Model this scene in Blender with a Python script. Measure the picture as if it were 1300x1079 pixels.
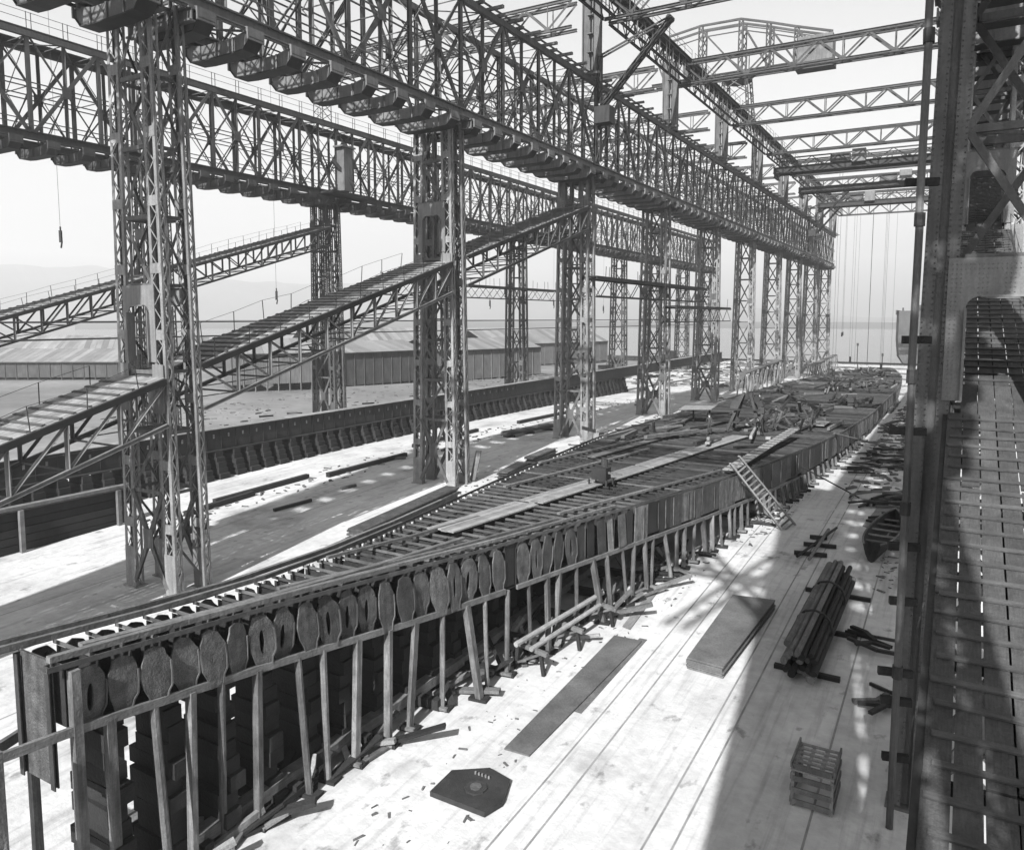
import bpy, bmesh, math, random
from mathutils import Vector, Matrix, noise
random.seed(7)
for o in list(bpy.data.objects): bpy.data.objects.remove(o)
SC = bpy.context.scene
COL = SC.collection
ZO = 20.0            # everything is written relative to the camera's eye and lifted by ZO at the end
# ------------------------------------------------------------------ camera, sky, sun, exposure
cam = bpy.data.cameras.new('camera'); camo = bpy.data.objects.new('camera', cam); COL.objects.link(camo)
FOC, YAW, PIT = 968.1, math.radians(30.26), math.radians(5.5)
cam.sensor_fit = 'HORIZONTAL'; cam.sensor_width = 36.0; cam.lens = FOC/1300*36.0
cam.shift_y = -(539.5-495)/1300
cam.clip_start = .05; cam.clip_end = 12000
camo.location = (0, 0, ZO); camo.rotation_euler = (math.pi/2-PIT, 0, YAW)
SC.camera = camo
SUN_EL, SHA = math.radians(36.5), math.radians(7.5)      # shadows run along +Y, 7.5 degrees to the left
w = bpy.data.worlds.new('World'); SC.world = w; w.use_nodes = True
nt = w.node_tree; nt.nodes.clear()
sky = nt.nodes.new('ShaderNodeTexSky'); sky.sky_type = 'NISHITA'; sky.sun_disc = False
sky.sun_elevation = SUN_EL; sky.sun_rotation = math.pi-SHA
sky.air_density = 1.0; sky.dust_density = 3.0; sky.ozone_density = 1.0
bw = nt.nodes.new('ShaderNodeSeparateColor'); bgd = nt.nodes.new('ShaderNodeBackground'); wo = nt.nodes.new('ShaderNodeOutputWorld')
bgd.inputs['Strength'].default_value = .062
nt.links.new(sky.outputs[0], bw.inputs[0]); nt.links.new(bw.outputs['Blue'], bgd.inputs[0]); nt.links.new(bgd.outputs[0], wo.inputs[0])
sl = bpy.data.lights.new('sun', 'SUN'); sl.energy = 5.0; sl.angle = math.radians(.53)
so = bpy.data.objects.new('sun', sl); COL.objects.link(so)
sdir = Vector((-math.sin(SHA)*math.cos(SUN_EL), math.cos(SHA)*math.cos(SUN_EL), -math.sin(SUN_EL)))
so.rotation_euler = sdir.to_track_quat('-Z', 'Y').to_euler(); so.location = (30, -60, 80)
SC.view_settings.view_transform = 'Standard'; SC.view_settings.look = 'None'
SC.view_settings.gamma = 1; SC.view_settings.exposure = 1.62; SC.view_settings.use_curve_mapping = False
SC.render.engine = 'CYCLES'

# ------------------------------------------------------------------ materials (a black and white photograph: greys only)
ALB = .5
def mat(name, v, rough=.7, rnd=.12, amt=.3, scale=1.2, streak=0., bump=.15, bscale=12., metal=0., spec=.3, fine=.12, grain=None, stain=False):
    v = v*ALB
    m = bpy.data.materials.new(name); m.use_nodes = True; n = m.node_tree; n.nodes.clear(); L = n.links.new
    out = n.nodes.new('ShaderNodeOutputMaterial'); b = n.nodes.new('ShaderNodeBsdfPrincipled'); L(b.outputs[0], out.inputs[0])
    b.inputs['Roughness'].default_value = rough; b.inputs['Metallic'].default_value = metal
    b.inputs['Specular IOR Level'].default_value = spec
    g = n.nodes.new('ShaderNodeNewGeometry'); oi = n.nodes.new('ShaderNodeObjectInfo')
    def mth(op, a, c, clamp=False):
        q = n.nodes.new('ShaderNodeMath'); q.operation = op; q.use_clamp = clamp
        for i, z in enumerate((a, c)):
            if isinstance(z, (int, float)): q.inputs[i].default_value = z
            else: L(z, q.inputs[i])
        return q.outputs[0]
    def noi(sc, vec, det=5):
        t = n.nodes.new('ShaderNodeTexNoise'); t.inputs['Scale'].default_value = sc; t.inputs['Detail'].default_value = det
        t.inputs['Roughness'].default_value = .62; L(vec, t.inputs['Vector'])
        mr = n.nodes.new('ShaderNodeMapRange'); mr.inputs[1].default_value = .30; mr.inputs[2].default_value = .70; L(t.outputs['Fac'], mr.inputs[0]); return mr.outputs[0]
    def mapv(s):
        q = n.nodes.new('ShaderNodeVectorMath'); q.operation = 'MULTIPLY'; L(g.outputs['Position'], q.inputs[0]); q.inputs[1].default_value = s; return q.outputs[0]
    f = mth('MULTIPLY_ADD', noi(scale, g.outputs['Position']), 2*amt); n.nodes[-1].inputs[2].default_value = 1-amt
    f2 = mth('MULTIPLY_ADD', noi(scale*14, g.outputs['Position'], 3), 2*fine); n.nodes[-1].inputs[2].default_value = 1-fine
    r = mth('MULTIPLY_ADD', oi.outputs['Random'], 2*rnd); n.nodes[-1].inputs[2].default_value = 1-rnd
    k = mth('MULTIPLY', mth('MULTIPLY', f, f2), r)
    if streak:
        s = mth('MULTIPLY_ADD', noi(3.0, mapv((1.6, 1.6, .16)), 4), 2*streak); n.nodes[-1].inputs[2].default_value = 1-streak
        k = mth('MULTIPLY', k, s)
    if grain:
        s = mth('MULTIPLY_ADD', noi(5.0, mapv(grain), 4), .5); n.nodes[-1].inputs[2].default_value = .75
        k = mth('MULTIPLY', k, s)
    if stain:
        for sv, lo, hi, am in (((.35,.05,1), .5, .72, .25), ((.22,.22,1), .56, .66, .3), ((1.3,.9,1), .61, .70, .5), ((3.2,.16,1), .52, .72, .3)):
            t = n.nodes.new('ShaderNodeTexNoise'); t.inputs['Scale'].default_value = 1.0; t.inputs['Detail'].default_value = 6; t.inputs['Roughness'].default_value = .6; L(mapv(sv), t.inputs['Vector'])
            mr = n.nodes.new('ShaderNodeMapRange'); mr.inputs[1].default_value = lo; mr.inputs[2].default_value = hi; mr.inputs[3].default_value = 1; mr.inputs[4].default_value = 1-am; L(t.outputs['Fac'], mr.inputs[0])
            k = mth('MULTIPLY', k, mr.outputs[0])
    k = mth('MULTIPLY', k, v)
    cb = n.nodes.new('ShaderNodeCombineColor')
    for i in range(3): L(k, cb.inputs[i])
    L(cb.outputs[0], b.inputs['Base Color'])
    if bump:
        bp = n.nodes.new('ShaderNodeBump'); bp.inputs['Strength'].default_value = bump; bp.inputs['Distance'].default_value = .05
        L(noi(bscale, g.outputs['Position'], 4), bp.inputs['Height']); L(bp.outputs[0], b.inputs['Normal'])
    return m
M = dict(
 steel=mat('painted_steel', .118, .62, .25, .28, .8, streak=.28),
 steel_leg=mat('sun_toned_leg_steel', .25, .6, .2, .25, .9, streak=.3, fine=.2),  # leg grey raised to put sunlight on legs that fall in shade
 steel_mid=mat('mid_dark_steel', .055, .7, .25, .35, .8, streak=.25),  # darker grey steel for the cross girders and crane jib
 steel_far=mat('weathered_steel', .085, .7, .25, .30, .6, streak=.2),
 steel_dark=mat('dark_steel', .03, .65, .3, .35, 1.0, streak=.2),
 steel_lit=mat('pale_lit_steel', .2, .6, .12, .2, 1.0, streak=.22),  # pale copy of the painted steel with sunlight put into its tone
 plate=mat('mill_scale_plate', .085, .6, .55, .5, 2.6, streak=.35, bump=.5, bscale=14, fine=.5),
 plate_pale=mat('chalky_plate', .17, .7, .4, .5, 3.5, streak=.5, bump=.5, bscale=14, fine=.5),
 rim=mat('bright_rim_steel', .30, .5, .3, .5, 6.0),
 keel_bar=mat('dark_frame_bar', .04, .6, .7, .5, 2.0),
 keel=mat('keel_steel', .035, .6, .35, .4, 1.4, streak=.2, bump=.3),
 bar=mat('frame_bar', .10, .55, .4, .4, 2.0),
 timber=mat('grey_timber', .17, .85, .28, .3, 1.5, streak=.2, bump=.35, grain=(6, .3, 6)),
 timber_v=mat('shore_timber', .15, .85, .35, .35, 1.5, streak=.5, bump=.35, grain=(6, 6, .35)),
 timber_dark=mat('shade_toned_dark_timber', .024, .85, .3, .4, 1.5, bump=.35),  # dark timber, tone lowered further to paint in the shade under the hull
 timber_pale=mat('pale_timber', .30, .85, .2, .25, 2.0, bump=.3, grain=(6, .3, 6)),
 deck=mat('shade_toned_ramp_plank', .075, .85, .16, .3, 2.2, bump=.35, grain=(7, .35, 2)),  # right-row ramp planks, with shade put into the tone
 deck_pale=mat('sun_toned_ramp_plank', .30, .85, .16, .25, 2.2, bump=.3, grain=(7, .35, 2)),  # the same planks on the other rows, with sunlight put into the tone
 batten=mat('ramp_batten', .085, .85, .2, .3, 2.2, bump=.3, grain=(.4, 7, 4)),
 yard=mat('yard_earth', .22, .95, 0, .35, .05, bump=.3, bscale=2, fine=.15),
 ground=mat('slip_concrete', .68, .9, 0, .15, .16, bump=.25, bscale=3.5, fine=.1, stain=True),
 water=mat('sea_water', .05, .12, 0, .05, .05, bump=.5, bscale=.6, spec=.5),
 hill=mat('hill_land', .14, .95, 0, .3, .004, bump=0),
 wall=mat('shed_boards', .15, .85, .12, .2, .6, streak=.3),
 wall_dark=mat('tarred_shed_boards', .07, .85, .12, .3, .6, streak=.4),
 roof=mat('sheet_roof', .24, .6, .3, .15, .4),
 debris=mat('site_debris', .13, .9, 0, .6, 3.0),
 joint=mat('joint_filler', .30, .9, 0, .3, 1.0),
 rope=mat('wire_rope', .05, .7, .1, .1, 1, bump=0),
 hull=mat('hull_plating', .10, .6, .2, .3, .3, streak=.3),
 white=mat('white_paint', .6, .6, .1, .15, 1.0),
)
# ------------------------------------------------------------------ mesh helpers
def pyd(name, vs, fs, m):
    me = bpy.data.meshes.new(name); me.from_pydata([tuple(v) for v in vs], [], fs); me.materials.append(m); me.validate(); me.update(); return me
class MB:
    def __init__(s): s.v = []; s.f = []
    def add(s, vs, fs):
        o = len(s.v); s.v += [Vector(v) for v in vs]; s.f += [tuple(i+o for i in f) for f in fs]
    def prism(s, poly, M0, M1=None):     # poly (x,y) extruded z 0..1 through matrix
        n = len(poly); vs = [M0 @ Vector((x, y, 0)) for x, y in poly]+[M0 @ Vector((x, y, 1)) for x, y in poly]
        s.add(vs, [tuple(range(n))[::-1], tuple(range(n, 2*n))]+[(i, (i+1) % n, n+(i+1) % n, n+i) for i in range(n)])
    def box(s, a, b):
        x0, y0, z0 = a; x1, y1, z1 = b
        s.add([(x0,y0,z0),(x1,y0,z0),(x1,y1,z0),(x0,y1,z0),(x0,y0,z1),(x1,y0,z1),(x1,y1,z1),(x0,y1,z1)],
              [(3,2,1,0),(4,5,6,7),(0,1,5,4),(1,2,6,5),(2,3,7,6),(3,0,4,7)])
    def bar(s, A, B, wd, dp, up=(0,0,1), poly=None):
        s.prism(poly or SQ, frame(A, B, wd, dp, up))
    def mesh(s, name, m): return pyd(name, s.v, s.f, m)
SQ = [(-.5,-.5),(.5,-.5),(.5,.5),(-.5,.5)]
OCT = [(.5*math.cos(math.radians(22.5+45*i)), .5*math.sin(math.radians(22.5+45*i))) for i in range(8)]
ELL = [(-.5,-.5),(.5,-.5),(.5,-.32),(-.32,-.32),(-.32,.5),(-.5,.5)]
IBM = [(-.5,-.5),(.5,-.5),(.5,-.36),(.1,-.36),(.1,.36),(.5,.36),(.5,.5),(-.5,.5),(-.5,.36),(-.1,.36),(-.1,-.36),(-.5,-.36)]
CHN = [(-.5,-.5),(.5,-.5),(.5,-.34),(-.34,-.34),(-.34,.34),(.5,.34),(.5,.5),(-.5,.5)]
def frame(A, B, wd, dp, up=(0,0,1)):
    A = Vector(A); B = Vector(B); z = B-A; L = z.length; z = z/L
    y = Vector(up); y = y-z*y.dot(z)
    if y.length < .05: y = Vector((0,1,0))-z*z.y if abs(z.y) < .9 else Vector((1,0,0))-z*z.x
    y.normalize(); x = y.cross(z)
    return Matrix(((x.x*wd, y.x*dp, z.x*L, A.x), (x.y*wd, y.y*dp, z.y*L, A.y), (x.z*wd, y.z*dp, z.z*L, A.z), (0,0,0,1)))
UNIT = {}
def lace_mesh(n, m, name):
    b = MB(); b.box((-.5,-.5,0),(-.34,.5,1)); b.box((.34,-.5,0),(.5,.5,1))
    for i in range(n):
        z0, z1 = i/n, (i+1)/n; s = 1 if i % 2 else -1
        b.bar((-.4*s, .3, z0), (.4*s, .3, z1), .025 if n > 9 else .04, .2, (0,1,0)); b.bar((.4*s, -.3, z0), (-.4*s, -.3, z1), .025 if n > 9 else .04, .2, (0,1,0))
    return b.mesh(name, m)
def unit(shape, mk):
    k = (shape, mk)
    if k not in UNIT:
        if shape.startswith('lace'): UNIT[k] = lace_mesh(int(shape[4:]), M[mk], 'laced_bar')
        else:
            b = MB(); b.prism({'box':SQ,'O':OCT,'L':ELL,'I':IBM,'U':CHN}[shape], Matrix.Identity(4)); UNIT[k] = b.mesh('bar_'+shape, M[mk])
    return UNIT[k]
WM = {}; LAST = [None]
def put(name, me, mw, parent=None):
    o = bpy.data.objects.new(name, me); COL.objects.link(o)
    if parent is not None:
        o.parent = parent; o.matrix_parent_inverse = WM[parent].inverted()
    o.matrix_basis = mw; WM[o] = mw.copy(); LAST[0] = o; return o
def meta(o, label, cat, group=None):
    o['label'] = label; o['category'] = cat
    if group: o['group'] = group
    return o
def thing(name, label, cat, loc=(0,0,0), group=None):
    return meta(put(name, None, Matrix.Translation(Vector(loc))), label, cat, group)
def one(name, me, label, cat, mw=None, group=None):
    return meta(put(name, me, mw or Matrix.Identity(4)), label, cat, group)
def bar(name, A, B, wd, dp, shape, mk, parent=None, up=(0,0,1), jit=.006):
    j = lambda: random.uniform(-jit, jit)
    A = Vector(A)+Vector((j(), j(), j())); B = Vector(B)+Vector((j(), j(), j()))
    return put(name, unit(shape, mk), frame(A, B, wd*(1+j()*3), dp*(1+j()*3), up), parent)
def plate(name, c, ux, uy, th, mk, parent=None):   # flat plate centred c spanned by ux, uy
    ux = Vector(ux); uy = Vector(uy); n = ux.cross(uy).normalized()*th
    c = Vector(c)-n*.5
    mw = Matrix(((ux.x, uy.x, n.x, c.x), (ux.y, uy.y, n.y, c.y), (ux.z, uy.z, n.z, c.z), (0,0,0,1)))
    return put(name, unit('box', mk), mw, parent)
def struct(name, me):
    o = put(name, me, Matrix.Identity(4)); o['kind'] = 'structure'; return o
ONES = 'first second third fourth fifth sixth seventh eighth ninth tenth eleventh twelfth thirteenth fourteenth fifteenth sixteenth seventeenth eighteenth nineteenth'.split()
TENS = ['', '', 'twenty', 'thirty', 'forty', 'fifty', 'sixty', 'seventy', 'eighty', 'ninety']
def ordn(i):   # 1-based
    if i < 20: return ONES[i-1]
    t, u = divmod(i, 10)
    return (TENS[t][:-1]+'ieth') if u == 0 else TENS[t]+'-'+ONES[u-1]
def lerp_tab(tab):
    def f(y):
        if y <= tab[0][0]: return tab[0][1]
        for (a, va), (b, vb) in zip(tab, tab[1:]):
            if y <= b: t = (y-a)/(b-a); return va+(vb-va)*t
        return tab[-1][1]
    return f
def smooth(f, h): return lambda y: (f(y-2*h)+2*f(y-h)+3*f(y)+2*f(y+h)+f(y+2*h))/9
g = smooth(lerp_tab([(-30,-14.3),(15,-14.2),(25,-14.0),(40,-13.4),(55,-13.05),(75,-13.0),(100,-13.2),(125,-13.7),(150,-14.2),(220,-15.6),(290,-16.3)]), 4)
# pixel of the 1300-wide photograph -> point on the ground
_f = Vector((-math.sin(YAW)*math.cos(PIT), math.cos(YAW)*math.cos(PIT), -math.sin(PIT))); _r = Vector((math.cos(YAW), math.sin(YAW), 0)); _u = _r.cross(_f)
def ray(x, y): return _f+_r*((x-650)/FOC)+_u*((495-y)/FOC)
def G(x, y, dz=0):
    d = ray(x, y); z = -13.5
    for i in range(12): p = d*((z+dz)/d.z); z = g(p.y)
    return d*((z+dz)/d.z)
def atY(x, y, Y): d = ray(x, y); return d*(Y/d.y)
def atX(x, y, X): d = ray(x, y); return d*(X/d.x)

# ------------------------------------------------------------------ setting: ground, water, hills
XL, XM, XR = -70.2, -34.95, .95       # the three rows of towers
S = 24.4
def YK(k): return (24.4 if k >= 0 else 22.4)+S*k
YEND = 286.
ys = [-400,-120,-60]+list(range(-40, 291, 5)); ys[-1] = 286
xs = [-3200,-1500,-700,-400,-250,-160,-110]+list(range(-80, 41, 8))+[70,140,400,1200]
vs = [(x, y, g(y)-(.9 if x < -79 else 0)+(0 if x > -110 else .4*math.sin(x*.013+y*.02))) for y in ys for x in xs]; nx = len(xs)
gro = struct('ground', pyd('ground', vs, [(j*nx+i, j*nx+i+1, (j+1)*nx+i+1, (j+1)*nx+i) for j in range(len(ys)-1) for i in range(nx-1)], M['ground']))
gro.data.materials.append(M['yard'])
for f_ in gro.data.polygons:
    if f_.center.x < -76 or f_.center.x > 8: f_.material_index = 1
struct('water', pyd('water', [(-3600,285.5,-17.2),(2400,285.5,-17.2),(2400,4200,-17.2),(-3600,4200,-17.2)], [(0,1,2,3)], M['water']))
def hills(name, r0, r1, a0, a1, hfun, seed, n=160, z0=-17.6):
    vs = []; fs = []; rows = 7
    for i in range(n+1):
        a = math.radians(a0+(a1-a0)*i/n)
        for j in range(rows):
            t = j/(rows-1); r = r0+(r1-r0)*t
            x, y = -r*math.sin(a), r*math.cos(a)
            h = hfun(a0+(a1-a0)*i/n)*math.sin(min(1, t*1.15)*math.pi/2)
            h *= 1+.35*noise.noise(Vector((x*.0016+seed, y*.0016, seed)))+.1*noise.noise(Vector((x*.009, y*.009, seed)))
            vs.append((x, y, z0+h))
    for i in range(n):
        for j in range(rows-1): q = i*rows+j; fs.append((q, q+rows, q+rows+1, q+1))
    struct(name, pyd(name, vs, fs, M['hill']))
hills('far_hills', 2700, 3500, -12, 82, lerp_tab([(-12,18),(6,16),(14,60),(26,120),(40,150),(54,170),(66,235),(82,210)]), 3.1)
hills('far_shore', 1150, 1500, -12, 60, lerp_tab([(-12,6),(8,7),(20,9),(60,12)]), 8.3)
# joint lines sunk in the slip floor (pairs of rails seen as thin dark lines)
def strip(name, x0, x1, y0, y1, wd, mk='joint', dz=.004):
    n = max(2, int((y1-y0)/5)); vs = []; fs = []
    for i in range(n+1):
        y = y0+(y1-y0)*i/n; x = x0+(x1-x0)*i/n
        vs += [(x-wd/2, y, g(y)+dz), (x+wd/2, y, g(y)+dz)]
    for i in range(n): fs.append((2*i, 2*i+1, 2*i+3, 2*i+2))
    return struct(name, pyd(name, vs, fs, M[mk]))
for x in (-10.2,-9.3,-6.6,-5.9,-2.9,-28.6,-38.6): strip('floor_joint', x, x-.3, 4, 200, .065)

# ------------------------------------------------------------------ gantry towers
ZB, ZT = 15.2, 23.4          # bottom and top chord of the gantry girders
def zramp(y): return -2.55+.29*(y-23.3)
WT, DT = 3.3, 1.45            # tower width across and along at the top, outside of legs / leg centres
LEGW, LEGD = .82, .42
def leg_mesh(mk, rivets=False, n=46):
    b = MB(); L = 29.5
    if rivets:
        for s in (-1, 1):
            for yy in (-.21, .185): b.box((s*.26-.15, yy, 0), (s*.26+.15, yy+.025, L))
            b.box((s*.26-.02, -.186, 0), (s*.26+.02, .186, L))
        b.box((-.12, -.06, 0), (.12, .06, L))
    else:
        for s in (-1, 1):
            for q in (-1, 1):
                b.box((min(s*.41, s*.22), q*.2-.012, 0), (max(s*.41, s*.22), q*.2+.012, L))
                b.box((s*.398-.012, min(q*.188, q*.08), 0), (s*.398+.012, max(q*.188, q*.08), L))
        for i in range(n):
            z0, z1 = L*i/n, L*(i+1)/n; s = 1 if i % 2 else -1
            for yy in (-.22, .22): b.bar((-.26*s, yy, z0), (.26*s, yy, z1), .058, .02, (0,1,0))
            for xx in (-.42, .42): b.bar((xx, -.12*s, z0), (xx, .12*s, z1), .045, .016, (1,0,0))
        for i in range(0, 9): b.box((-.40, -.232, L*i/9), (.40, -.214, L*i/9+.5))
        b.box((-.40, -.236, 0), (.40, -.216, 2.2))
    b.box((-.5,-.35,-.1),(.5,.35,.06))
    if rivets:
        for i in range(int(L/.16)):
            for x in (-.37, -.15, .15, .37):
                z = i*.16+.05; r = .02; c = (x, -.24, z)
                b.add([(x-r,-.236,z-r),(x+r,-.236,z-r),(x+r,-.236,z+r),(x-r,-.236,z+r),(x,-.26,z)], [(0,1,4),(1,2,4),(2,3,4),(3,0,4)])
    return b.mesh('tower_leg', M[mk])
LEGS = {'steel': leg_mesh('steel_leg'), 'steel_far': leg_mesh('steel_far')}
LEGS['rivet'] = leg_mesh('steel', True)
def portal_mesh(mk, rivets=False):
    W, H, ow, oh, r, t = 2.5, 3.75, 1.62, 2.75, .32, .05     # plate between the legs with a round cornered opening
    outer = [(-W/2,0),(-ow/2,0)]; inner = []
    pts = [(-ow/2, 0), (-ow/2, oh-r)]
    for i in range(1, 7): a = math.pi-i*math.pi/12; pts.append((-ow/2+r+r*math.cos(a), oh-r+r*math.sin(a)))
    pts += [(-x, y) for x, y in pts[::-1]]
    b = MB(); n = len(pts)
    top = [(-W/2+W*i/(n-1), H) for i in range(n)]
    top[0] = (-W/2, 0); 
    out = []
    for i, (x, y) in enumerate(pts):
        if y <= oh-r+1e-6: out.append((math.copysign(W/2, x), y))
        else: out.append((x/ow*W, H))
    vs = []
    for yy in (-t/2, t/2):
        vs += [(x, yy, z) for x, z in pts]+[(x, yy, z) for x, z in out]
    fs = []
    o2 = 2*n
    for i in range(n-1):
        fs += [(i, i+1, n+i+1, n+i), (o2+i+1, o2+i, o2+n+i, o2+n+i+1), (i+1, i, o2+i, o2+i+1), (n+i, n+i+1, o2+n+i+1, o2+n+i)]
    b.add(vs, fs)
    # corner fill between side strip and top
    for s in (-1, 1):
        b.box((s*W/2-.001 if s < 0 else s*ow/2*1.0, -t/2+.004, oh-r-.02), (-ow/2 if s < 0 else W/2+.001, t/2-.004, H-.01))
        b.box((s*ow/2-.03, -.16, 0), (s*ow/2+.03, .16, oh-r))
    b.box((-ow/2+r, -.16, oh-.02), (ow/2-r, .16, oh+.04))
    if rivets:
        for i in range(24):
            for j in range(30):
                x = -W/2+.1+i*.1; z = .1+j*.12
                if abs(x) < ow/2+.08 and z < oh+.1: continue
                if (i % 6 in (0, 1, 2) and j > 22) or i in (0, 1, 22, 23) or j in (28, 29, 18, 19, 9):
                    rr = .017; b.add([(x-rr,-t/2-.001,z-rr),(x+rr,-t/2-.001,z-rr),(x+rr,-t/2-.001,z+rr),(x-rr,-t/2-.001,z+rr),(x,-t/2-.02,z)], [(0,1,4),(1,2,4),(2,3,4),(3,0,4)])
    return b.mesh('portal_plate', M[mk])
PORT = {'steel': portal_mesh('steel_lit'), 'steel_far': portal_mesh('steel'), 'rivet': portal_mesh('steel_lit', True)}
def tower(X, k, mk, label, group, kind=None, ramp=False, mast=False):
    Y = YK(k); zg = g(Y)
    t = thing('gantry_tower', label, 'tower', (X, Y, zg), group)
    H = ZB-.3-zg
    def corner(sx, sy, z):      # leg centre at height z (tapering)
        u = (ZB-z)/29.; return Vector((X+sx*((WT-LEGW)/2+.12*max(0,u)+.26*max(0,u-.55)/.45), Y+sy*(DT/2+.1*u), z))
    for sx in (-1, 1):
        for sy in (-1, 1):
            A, B = corner(sx, sy, zg), corner(sx, sy, ZB-.3)
            m = frame(A, B, 1, 1, (0,1,0)); L = (B-A).length
            m = m @ Matrix.Diagonal((1.0 if kind else 1.04, 1, 1/29.5, 1))
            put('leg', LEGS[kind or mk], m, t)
    zr = zramp(Y) if ramp else None
    lv = [zg+.35, zg+5.2]
    if zr is not None and zr > lv[1]+1:
        n = max(1, round((zr-.5-lv[1])/3.3)); lv += [lv[1]+(zr-.5-lv[1])*i/n for i in range(1, n+1)]
    elif zr is not None: lv = [zg+.35, max(zg+1.2, zr-.5)]
    if zr is not None: lv.append(zr+3.75)
    a = lv[-1]
    if ZB-.5-a > 1.5:
        n = max(1, round((ZB-.5-a)/3.7)); lv += [a+(ZB-.5-a)*i/n for i in range(1, n+1)]
    sp = 'box' if k > 3 else 'L'
    for i, z in enumerate(lv):
        if zr is not None and zr-.2 < z < zr+3.6: continue
        for sy in (-1, 1):
            A, B = corner(-1, sy, z), corner(1, sy, z)
            d = Vector((LEGW/2, 0, 0)); o = Vector((0, sy*.1, 0))
            if i > 0: bar('horizontal_brace', A+d+o, B-d+o, .17, .2, sp, mk, t)
        for sx in (-1, 1):
            A, B = corner(sx, -1, z), corner(sx, 1, z); d = Vector((0, LEGD/2, 0))
            if i > 0: bar('horizontal_brace', A+d, B-d, .15, .17, sp, mk, t)
    for i in range(len(lv)-1):
        z0, z1 = lv[i], lv[i+1]
        por = zr is not None and z0 <= zr <= z1
        for sy in (-1, 1):
            o = Vector((0, sy*.14, 0)); d = Vector((.3, 0, 0))
            if por: continue
            A0, B0, A1, B1 = corner(-1, sy, z0)+o+d, corner(1, sy, z0)+o-d, corner(-1, sy, z1)+o+d, corner(1, sy, z1)+o-d
            if i == 0:
                c = (A0+B1)/2; c2 = Vector((0, sy*.05, 0))
                for q in (A0, B0, A1, B1): bar('diagonal_brace', q+c2, (A0+B0+A1+B1)/4+c2, .26, .12, 'U' if k < 4 else 'box', mk, t, (0,1,0))
                plate('gusset_plate', (A0+B0+A1+B1)/4+Vector((0, sy*.13, 0)), (.75,0,0), (0,0,1.0), .03, mk, t)
            else:
                P, Q = (A0, B1) if (i+(sy > 0)) % 2 else (B0, A1)
                bar('diagonal_brace', P, Q, .2, .1, sp, mk, t, (0,1,0))
        n2 = max(1, round((z1-z0)/2.6))
        for sx in (-1, 1):
            o = Vector((sx*.16, 0, 0))
            for q in range(n2):
                za, zb = z0+(z1-z0)*q/n2, z0+(z1-z0)*(q+1)/n2; s = -1 if (q+i+(sx > 0)) % 2 else 1
                bar('side_lacing', corner(sx, -s, za)+o, corner(sx, s, zb)+o, .11, .06, sp, mk, t, (1,0,0))
                if q and k > 4: bar('side_strut', corner(sx, -1, za)+o, corner(sx, 1, za)+o, .12, .07, sp, mk, t, (1,0,0))
    for z in lv[2:-1:3]:
        if zr is not None and zr-.2 < z < zr+3.8: continue
        bar('plan_brace', corner(-1,-1,z), corner(1,1,z), .1, .1, 'box', mk, t)
    if zr is not None:
        for sy in (-1, 1):
            put('portal_frame', PORT[kind or mk], Matrix.Translation((X, Y+sy*(DT/2+.02+(.27 if sy < 0 else .2)), zr)), t)
        for sx in (-1, 1) if kind is None else ():
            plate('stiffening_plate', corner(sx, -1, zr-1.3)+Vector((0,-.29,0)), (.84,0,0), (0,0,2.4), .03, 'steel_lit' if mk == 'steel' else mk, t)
    else:
        for sx in (-1, 1):
            for z in (lv[1], lv[len(lv)//2]): plate('gusset_plate', corner(sx, -1, z)+Vector((0,-.27,0)), (.8,0,0), (0,0,.9), .03, mk, t)
    # capping beams under the girder
    for sy in (-1, 1): bar('cap_beam', (X-2.5, Y+sy*.8, ZB-.75), (X+2.5, Y+sy*.8, ZB-.75), .35, .7, 'I', mk, t)
    if mast:
        for sx in (-1, 1): bar('upper_post', (X+sx*.55+1.6, Y, ZT+.3), (X+sx*.55+1.6, Y, 32.4), .5, .9, 'I', 'steel', t, (1,0,0))
        for i in range(5): bar('post_tie', (X+1.35, Y-.46, ZT+1.2+i*1.8), (X+1.85, Y-.46, ZT+1.2+i*1.8), .5, .1, 'box', 'steel', t)
    return t
NAMES = {'L': (XL, 'far left row'), 'M': (XM, 'middle row'), 'R': (XR, 'right row')}
for k in range(-1, 10):
    if k >= 0: tower(XL, k, 'steel_far', 'latticed steel gantry tower, %s from the near end of the far left row' % ordn(k+1), 'towers of the far left row', ramp=k <= 2)
    lab = 'latticed steel gantry tower, %s from the near end of the middle row' % ordn(k+1) if k >= 0 else 'gantry tower of the middle row standing outside the view, left of the photographer'
    tower(XM, k, 'steel', lab, 'towers of the middle row', ramp=k <= 2, mast=k >= 1)
for k in range(-1, 6):
    lab = {0: 'riveted steel gantry tower rising beside the timber ramp at the right edge'}.get(k, 'gantry tower of the right row, %s behind the riveted one beside the ramp' % ordn(max(1, k)) if k > 0 else 'gantry tower of the right row that carries the viewpoint')
    tower(XR, k, 'steel', lab, 'towers of the right row', kind='rivet' if k == 0 else None, ramp=k <= 2)

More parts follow.
